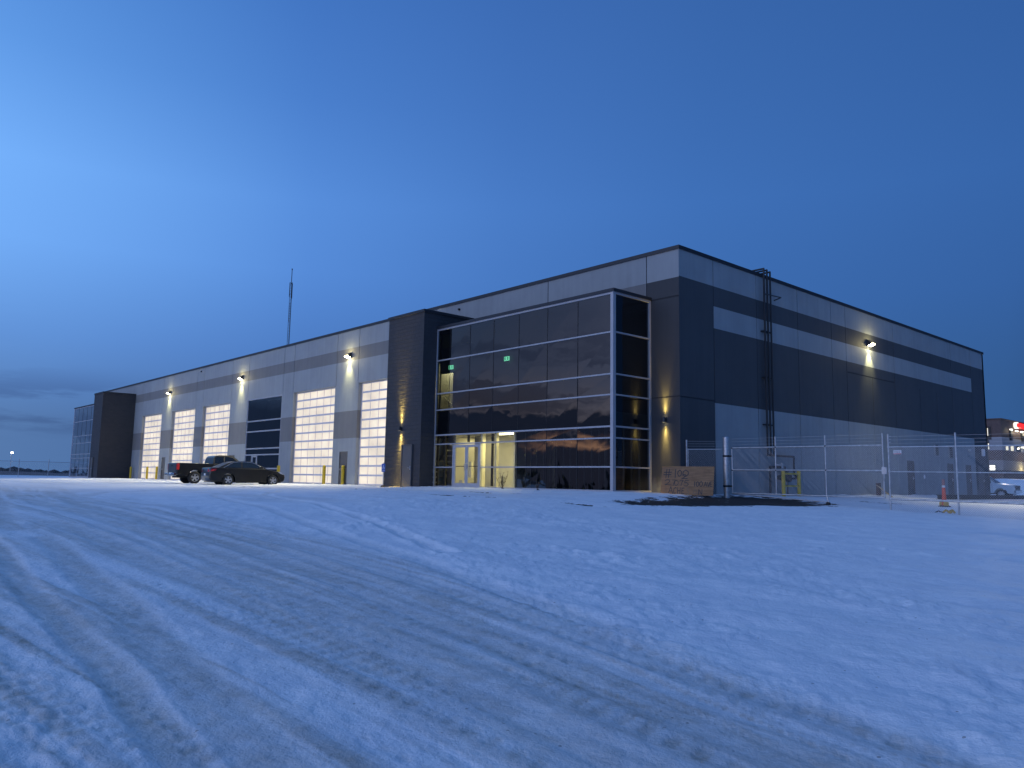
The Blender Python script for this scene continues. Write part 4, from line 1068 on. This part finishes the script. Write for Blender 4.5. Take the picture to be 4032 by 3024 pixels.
def sedan(loc, rz):
    t = thing('sedan', 'dark charcoal four door sedan with alloy wheels parked nose in', 'car', loc, rz)
    Wd = 1.85; h = Wd/2; wb = 2.74; r = .335
    lower = ([(3.38, .24), (3.47, .32), (3.51, .50), (3.48, .66), (3.38, .76), (3.12, .86), (2.35, .985), (1.2, 1.0), (-.3, 1.03), (-.75, 1.05), (-1.02, 1.03), (-1.08, .96), (-1.07, .78), (-1.12, .62), (-1.10, .38), (-1.0, .26)]
             + [(-.42, .22)] + arch(0, r, .40, .22)[::-1][0:] + [(.45, .20), (2.3, .20)] + arch(wb, r, .40, .22)[::-1] + [(3.16, .22)])
    mb = MB(); loft_profile(mb, lower, [(-h, .975, .95, .0), (-h+.045, .995, .99, 0), (-h+.14, 1, 1, 0), (h-.14, 1, 1, 0), (h-.045, .995, .99, 0), (h, .975, .95, 0)])
    mb.build('body', M_SEDAN, t)
    gh = [(-.62, 1.02), (.08, 1.345), (.45, 1.43), (.9, 1.465), (1.35, 1.45), (1.62, 1.39), (2.42, .97)]
    def hw(z): return .86-(z-1.0)*.52
    mb = MB(); n = len(gh); P = [(x, s*hw(z), z) for s in (-1, 1) for x, z in gh]
    mb.idx(P, [tuple(range(n)), tuple(range(2*n-1, n-1, -1))]+[(i, i+1, n+i+1, n+i) for i in range(n-1)])
    mb.build('cabin', M_SEDAN, t)
    def sidep(q, s, o=.006): return [(x, s*(hw(z)+o), z) for x, z in q]
    for s in (-1, 1):
        for q in ([(-.22, 1.07), (.32, 1.33), (.62, 1.385), (.78, 1.39), (.78, 1.055), (.1, 1.06)], [(.86, 1.055), (.86, 1.39), (1.3, 1.375), (1.55, 1.32), (2.05, 1.05)]):
            mb = MB(); mb.face(sidep(q, s)); mb.build('window', M_CARGLASS, t)
        mb = MB()
        q = [(-.30, 1.03), (.3, 1.36), (.75, 1.415), (1.35, 1.40), (1.62, 1.335), (2.15, 1.035)]
        for a, b in zip(q[:-1], q[1:]): mb.cyl((a[0], s*(hw(a[1])+.008), a[1]), (b[0], s*(hw(b[1])+.008), b[1]), .02, 0, 5)
        mb.build('window_trim', M_CHROME, t)
        mb = MB(); mb.bbox(1.85, 2.05, s*.98-.09, s*.98+.09, 1.02, 1.15, 0, .03); mb.build('mirror', M_SEDAN, t)
        mb = MB(); mb.idx([(-1.10, s*.50, .80), (-1.105, s*.50, .95), (-1.03, s*.93, .965), (-.70, s*.945, .95), (-.80, s*.945, .84), (-1.06, s*.935, .80)], [(0, 1, 2, 5), (2, 3, 4, 5)]); mb.build('tail_light', M_TAIL, t)
        mb = MB(); mb.idx([(3.495, s*.55, .66), (3.46, s*.55, .78), (3.2, s*.945, .84), (3.0, s*.945, .86), (3.16, s*.945, .74), (3.42, s*.945, .66)], [(0, 1, 2, 5), (2, 3, 4, 5)]); mb.build('headlight', M_HEADL, t)
        for x in (.55, 1.55):
            mb = MB(); mb.bbox(x, x+.2, s*.925-.015, s*.925+.015, .86, .89, 0, .008); mb.build('door_handle', M_SEDAN, t)
        mb = MB()
        for x in (.83, 1.98): mb.box(x-.005, x+.005, s*.9275-.002, s*.9275+.002, .32, .97)
        mb.build('door_seam', M_BLACK, t)
        for x in (0, wb): wheel(t, x, s*(h-.115), r, .22, 5, s)
    mb = MB(); mb.face([(.12, -.66, 1.365), (.12, .66, 1.365), (-.55, .80, 1.058), (-.55, -.80, 1.058)]); mb.build('rear_window', M_CARGLASS, t)
    mb = MB(); mb.face([(1.66, -.64, 1.375), (1.66, .64, 1.375), (2.36, .83, 1.01), (2.36, -.83, 1.01)]); mb.build('windshield', M_CARGLASS, t)
    mb = MB(); mb.box(-1.128, -1.115, -.16, .16, .56, .68); mb.build('licence_plate', M_PLATE, t)
    mb = MB(); mb.box(-.95, 3.3, -.75, .75, .17, .24); mb.build('underbody', M_TRIM, t)
    return t
x, y = -27.35, -7.5
sedan((x-.85*math.cos(R(85-90))*1.0, y-.85*math.sin(R(85-90)), gz(x, y)-.03), R(85))

def pickup(name, label, loc, rz, paint, old=False):
    t = thing(name, label, 'truck', loc, rz)
    Wd = 2.0; h = Wd/2; wb = 3.65; r = .405; ra = .50
    lower = ([(4.50, .42), (4.62, .55), (4.63, .95), (4.56, 1.12), (4.3, 1.20), (3.2, 1.27), (1.15, 1.27), (1.13, 1.33), (-1.14, 1.33), (-1.17, 1.28), (-1.17, .66), (-1.1, .56)]
             + [(-.52, .50)] + arch(0, r, ra, .48)[::-1] + [(.52, .46), (3.1, .46)] + arch(wb, r, ra, .48)[::-1] + [(4.2, .44)])
    mb = MB(); loft_profile(mb, lower, [(-h, .985, .96, .0), (-h+.05, 1, .99, 0), (-h+.14, 1, 1, 0), (h-.14, 1, 1, 0), (h-.05, 1, .99, 0), (h, .985, .96, 0)])
    mb.build('body', paint, t)
    gh = [(1.13, 1.26), (1.2, 1.72), (1.32, 1.85), (1.6, 1.90), (2.2, 1.90), (2.52, 1.84), (3.28, 1.24)]
    def hw(z): return .92-(z-1.27)*.30
    mb = MB(); n = len(gh); P = [(x, s*hw(z), z) for s in (-1, 1) for x, z in gh]
    mb.idx(P, [tuple(range(n)), tuple(range(2*n-1, n-1, -1))]+[(i, i+1, n+i+1, n+i) for i in range(n-1)])
    mb.build('cabin', paint, t)
    def sidep(q, s, o=.007): return [(x, s*(hw(z)+o), z) for x, z in q]
    for s in (-1, 1):
        for q in ([(1.24, 1.34), (1.30, 1.74), (1.42, 1.80), (1.86, 1.80), (1.86, 1.34)], [(1.94, 1.34), (1.94, 1.80), (2.25, 1.80), (2.47, 1.75), (2.95, 1.34)]):
            mb = MB(); mb.face(sidep(q, s)); mb.build('window', M_CARGLASS, t)
        mb = MB(); mb.bbox(2.75, 2.92, s*1.10-.12, s*1.10+.12, 1.28, 1.52, 0, .03); mb.build('mirror', M_TRIM, t)
        mb = MB(); mb.bbox(-1.185, -1.02, s*.965-.05, s*.965+.045, .88, 1.27, 0, .012); mb.build('tail_light', M_TAIL, t)
        mb = MB(); mb.bbox(4.45, 4.635, s*.85-.13, s*.85+.13, .92, 1.12, 0, .02); mb.build('headlight', M_HEADL, t)
        for x in (1.75, 2.0):
            mb = MB(); mb.bbox(x-.22 if x < 1.9 else x, x if x < 1.9 else x+.22, s*1.0-.02, s*1.0+.02, 1.13, 1.17, 0, .01); mb.build('door_handle', M_TRIM, t)
        mb = MB()
        for x in (1.16, 1.90, 3.0): mb.box(x-.006, x+.006, s*1.0-.004, s*1.0+.004, .52, 1.24)
        mb.build('door_seam', M_BLACK, t)
        for x in (0, wb): wheel(t, x, s*(h-.15), r, .27, 5 if not old else 8, s)
    mb = MB(); mb.face([(1.165, -.80, 1.42), (1.165, .80, 1.42), (1.215, .72, 1.76), (1.215, -.72, 1.76)]); mb.build('rear_window', M_CARGLASS, t)
    mb = MB(); mb.face([(2.56, -.72, 1.825), (2.56, .72, 1.825), (3.22, .86, 1.305), (3.22, -.86, 1.305)]); mb.build('windshield', M_CARGLASS, t)
    mb = MB(); mb.bbox(-1.20, -1.165, -.86, .86, .72, 1.29, 0, .012); tg = mb.build('tailgate', paint, t)
    mb = MB(); mb.box(-1.212, -1.20, -.12, .12, 1.10, 1.19); mb.build('handle', M_TRIM, tg)
    mb = MB(); mb.box(-1.210, -1.20, -.10, .10, .955, .985); mb.box(-1.212, -1.2, -.045, .045, .935, 1.005); mb.build('emblem', M_CHROME, tg)
    mb = MB(); mb.bbox(-1.36, -1.17, -.97, -.40, .50, .66, 0, .03); mb.bbox(-1.36, -1.17, .40, .97, .50, .66, 0, .03); mb.bbox(-1.34, -1.17, -.40, .40, .47, .60, 0, .03); mb.build('rear_bumper', M_CHROME, t)
    mb = MB(); mb.bbox(4.55, 4.74, -.97, .97, .48, .72, 0, .04); mb.build('front_bumper', M_CHROME, t)
    mb = MB(); mb.box(4.625, 4.645, -.68, .68, .76, 1.10); mb.build('grille', M_TRIM, t)
    mb = MB(); mb.box(-1.31, -1.20, -.16, .16, .60, .70); mb.build('licence_plate', M_PLATE, t)
    mb = MB(); mb.box(-1.0, 4.4, -.55, .55, .36, .55); mb.build('chassis', M_TRIM, t)
    return t
pickup('pickup_truck', 'black pickup truck parked nose in behind the charcoal sedan', (-33.95, -7.35, gz(-34, -7)-.02), R(87), M_TRUCK)
pickup('pickup_truck', 'white pickup truck half hidden behind the rear corner of the warehouse', (-6.3, 49.4, gz(-3, 49.4)), R(2), M_WHITEP, True)

# ------------------------------------------------------------------ mast behind the building
tx, ty = -161.0, 60.3
t = thing('radio_mast', 'slim lattice radio mast with antennas rising behind the warehouse roof', 'mast', (tx, ty, 0))
mb = MB(); hw_ = .30; M3 = [(hw_*math.cos(a), hw_*math.sin(a)) for a in (.3, 2.39, 4.49)]
for (a, b) in M3: mb.cyl((a, b, 0), (a, b, 49), .045, 0, 5)
for i in range(62):
    z = i*.79
    for k in range(3):
        p, q = M3[k], M3[(k+1) % 3]; mb.cyl((*p, z), (*q, z+.79), .02, 0, 3, caps=False); mb.cyl((*p, z), (*q, z), .018, 0, 3, caps=False)
mb.build('lattice', M_PIPE, t)
mb = MB(); mb.cyl((0, 0, 48.5), (0, 0, 52.3), .09, 0, 8); mb.cyl((0, 0, 52.2), (0, 0, 52.5), .15, 0, 8); mb.build('whip_antenna', M_PIPE, t)
for k, a in enumerate((.3, 2.39, 4.49)):
    mb = MB(); cx_, cy_ = .36*math.cos(a), .36*math.sin(a); mb.bbox(cx_-.10, cx_+.10, cy_-.07, cy_+.07, 44.8+.2*k, 48.7+.1*k, 0, .03); mb.cyl((cx_*.4, cy_*.4, 46), (cx_, cy_, 46), .04, 0, 5); mb.build('panel_antenna', M_PIPE, t)
for i in range(8):
    z = 39.0+i*.62; mb = MB(); mb.cyl((.2, -.2, z), (.5, -.4, z), .03, 0, 4); mb.ball((.52, -.42, z), .15, 0, 8, .8); mb.build('dipole', M_PIPE, t)

# ------------------------------------------------------------------ far left: fence, light, scrub
t = thing('chain_link_fence', 'distant chain link fence beyond the left end of the warehouse', 'fence', (-91.3, 0, 0))
for y in np.arange(-26, 10, 3.15):
    mb = MB(); mb.cyl((0, y, gz(-91, y)-.1), (0, y, 2.1), .04, 0, 6); mb.build('post', M_GALV, t)
mb = MB(); mb.cyl((0, -26, 1.78), (0, 9, 1.78), .03, 0, 6); mb.build('rail', M_GALV, t)
mesh_fabric('chain_link_mesh', 'y', -26, 9, lambda u: -.2, 1.78, 0, t, pitch=.15, r=.004)
t = thing('street_lamp', 'lit street lamp far off beyond the fence on the left', 'lamp', (-230, 15.3, 0))
mb = MB(); mb.cyl((0, 0, -.5), (0, 0, 5.6), .07, 0, 8); mb.cyl((0, 0, 5.6), (.9, 0, 5.75), .05, 0, 6); mb.build('pole', M_GALV, t)
mb = MB(); mb.bbox(.5, 1.2, -.25, .25, 5.62, 5.85, 0, .04); mb.build('lamp_head', mat('lit_street_lens', (.9, .9, .9), .5, var=0, emit=(1, .97, .9), estr=25), t)
mb = MB(); rg = random.Random(11)
for i in range(420):
    y = rg.uniform(-60, 90); x = -255+rg.uniform(-25, 25); hgt = rg.uniform(.5, 2.1)*(1.25 if rg.random() < .12 else .8)
    mb.ball((x, y, hgt*.45), hgt*rg.uniform(.6, 1.3), 0, 6, .62)
tag(mb.build('scrub', M_SCRUB, None), 'dark line of far scrub along the left horizon', 'bushes', kind='stuff')
mb = MB(); n = 70
for k in range(n):
    y0 = -120+k*4.0; y1 = y0+4.0
    h0 = .42+.12*math.sin(k*.7)+.05*math.sin(k*2.3); h1 = .42+.12*math.sin((k+1)*.7)+.05*math.sin((k+1)*2.3)
    for (xa, za, zb2), (xb, zc, zd) in zip([(-124, -.7, -.7), (-130, h0, h1), (-150, h0+.1, h1+.1)], [(-130, h0, h1), (-150, h0+.1, h1+.1), (-190, -.4, -.4)]):
        mb.face([(xa, y0, za), (xa, y1, zb2), (xb, y1, zd), (xb, y0, zc)])
tag(mb.build('field_bank', mat('dry_grass_field', (.17, .13, .12), .95, var=.3, nscale=.6), None), 'low bank of dry grass beyond the far fence', 'field', kind='structure')

# ------------------------------------------------------------------ far right: snow bank and neighbouring building
mb = MB(); n = 40
for k in range(n):
    x0 = -30+k*2.0; x1 = x0+2.0
    def hh(x): return 1.42+.05*math.sin(x*.7)+.03*math.sin(x*1.9)
    prof = [(58.0, -.5), (60.5, .75), (61.5, 1.0), (66, 1.0), (70, -.5)]
    for (ya, fa), (yb_, fb) in zip(prof[:-1], prof[1:]):
        mb.face([(x0, ya, fa if fa < 0 else fa*hh(x0)), (x1, ya, fa if fa < 0 else fa*hh(x1)), (x1, yb_, fb if fb < 0 else fb*hh(x1)), (x0, yb_, fb if fb < 0 else fb*hh(x0))], 0, True)
tag(mb.build('snow_bank', M_SNOWC, None), 'ploughed snow bank behind the white pickup truck', 'snow bank', kind='structure')

NB = thing('office_building', 'brown brick three storey building with pale band and red lit sign at the right edge', 'building', (-13.9, 88.8, -.4))
def nb(name, m_, x0, x1, y0, y1, z0, z1, par=NB):
    mb = MB(); mb.box(x0, x1, y0, y1, z0+.4, z1+.4); return mb.build(name, m_, par)
w0 = nb('wall', M_BRICKB, -30, 0, 0, 30, -.5, 9.55)
nb('pale_band', M_BWHITE, -30.2, .06, -.06, 30.2, 5.5, 7.2)
nb('stone_base', M_BGREY, -30.2, .05, -.05, 30.2, 2.9, 4.2)
nb('canopy', M_CAP, -30.2, .9, -.3, 30.2, 2.62, 2.88)
nb('roof_trim', M_BRICKB, -30.1, .12, -.12, 30.1, 9.55, 9.65)
for (y0, y1) in ((1.15, 2.1), (3.15, 4.25)):
    f = nb('window', M_BLACK, .06, .10, y0-.05, y1+.05, 5.50, 6.22); nb('lit_pane', M_EMITD, .10, .115, y0, y1, 5.54, 6.18, f)
f = nb('window', M_BLACK, .06, .10, 5.6, 7.6, 5.5, 6.3); nb('pane', M_DGLASS, .10, .115, 5.65, 7.55, 5.54, 6.26, f)
f = nb('window', M_BLACK, -1.62, -1.14, -.10, -.06, 6.9, 8.6); nb('lit_pane', M_EMITD, -1.58, -1.5, -.115, -.10, 7.4, 8.4, f)
f = nb('window', M_BLACK, -1.62, -.82, -.10, -.05, 2.5, 3.6);  # stands in for a three-panel lit sign, built as a window here
for k in range(3): nb('lit_pane', M_EMITB, -1.55, -.90, -.12, -.10, 2.55+.35*k, 2.84+.35*k, f)
f = nb('window', M_BLACK, -1.60, -1.45, -.12, -.06, 5.6, 6.8); nb('lit_pane', M_EMITD, -1.58, -1.46, -.135, -.12, 5.62, 6.4, f)
for y in (3.0, 8.0): nb('dark_bay', M_CAP, .05, .3, y, y+.5, 6.9, 8.3)
for y, z in ((3.15, 8.32), (5.46, 8.24), (7.56, 8.25), (9.5, 8.15), (7.7, 6.15)):
    mb = MB(); mb.bbox(.12, .42, y-.2, y+.2, z+.32, z+.5, 0, .03); o = mb.build('wall_light', M_EMITB, NB)
    lamp('wall_light_bulb', 'POINT', (.5, y, z+.25), (.5, y, 0), 25, (1, .9, .6), NB, shadow_soft_size=.1)
lamp('canopy_light', 'POINT', (.9, 7.3, 3.55), (0, 0, 0), 130, (1, .84, .38), NB, shadow_soft_size=.15)
lamp('bank_fill_light', 'SPOT', (.6, .5, 7.6), (9, -27, .4), 9000, (1, .94, .84), NB, spot_size=R(50), spot_blend=.6, shadow_soft_size=.2)  # added spot without a fixture, there only to brighten the snow bank
sg = thing('lit_sign', 'red backlit sign with white ring emblem high on the brown building', 'sign', (-13.75, 93.4, 8.6))
mb = MB(); mb.bbox(-.05, .25, 1.2, 9.5, .1, .78, 0, .02); mb.build('red_panel', M_REDE, sg)
mb = MB()
for i in range(14):
    a0, a1 = R(60+i*17), R(77+i*17); f2 = lambda r_, a: (.28, .95+.75*r_*math.cos(a), .42+r_*.45*math.sin(a))
    mb.face([f2(1, a0), f2(1, a1), f2(.62, a1), f2(.62, a0)])
    mb.face([(-.05, *f2(1, a0)[1:]), (-.05, *f2(1, a1)[1:]), f2(1, a1), f2(1, a0)])
mb.build('ring_emblem', M_RINGE, sg)

mb = MB(); rg = random.Random(23)
for i in range(230):
    x = rg.uniform(-190, 60); y = -150+rg.uniform(-18, 14); h = rg.uniform(2.6, 4.6)*(1.6 if rg.random() < .05 else 1); w = h*rg.uniform(.22, .5)
    for k in range(4):
        z0 = h*(.06+.22*k)-1.0; mb.cyl((x, y, z0), (x+rg.uniform(-.2, .2), y, z0+h*.34), w*(1-.22*k)*rg.uniform(.85, 1.15), 0, 7, .05)
tag(mb.build('tree_belt', M_SCRUB, None), 'dark belt of trees mirrored low in the office glass', 'trees', kind='stuff')
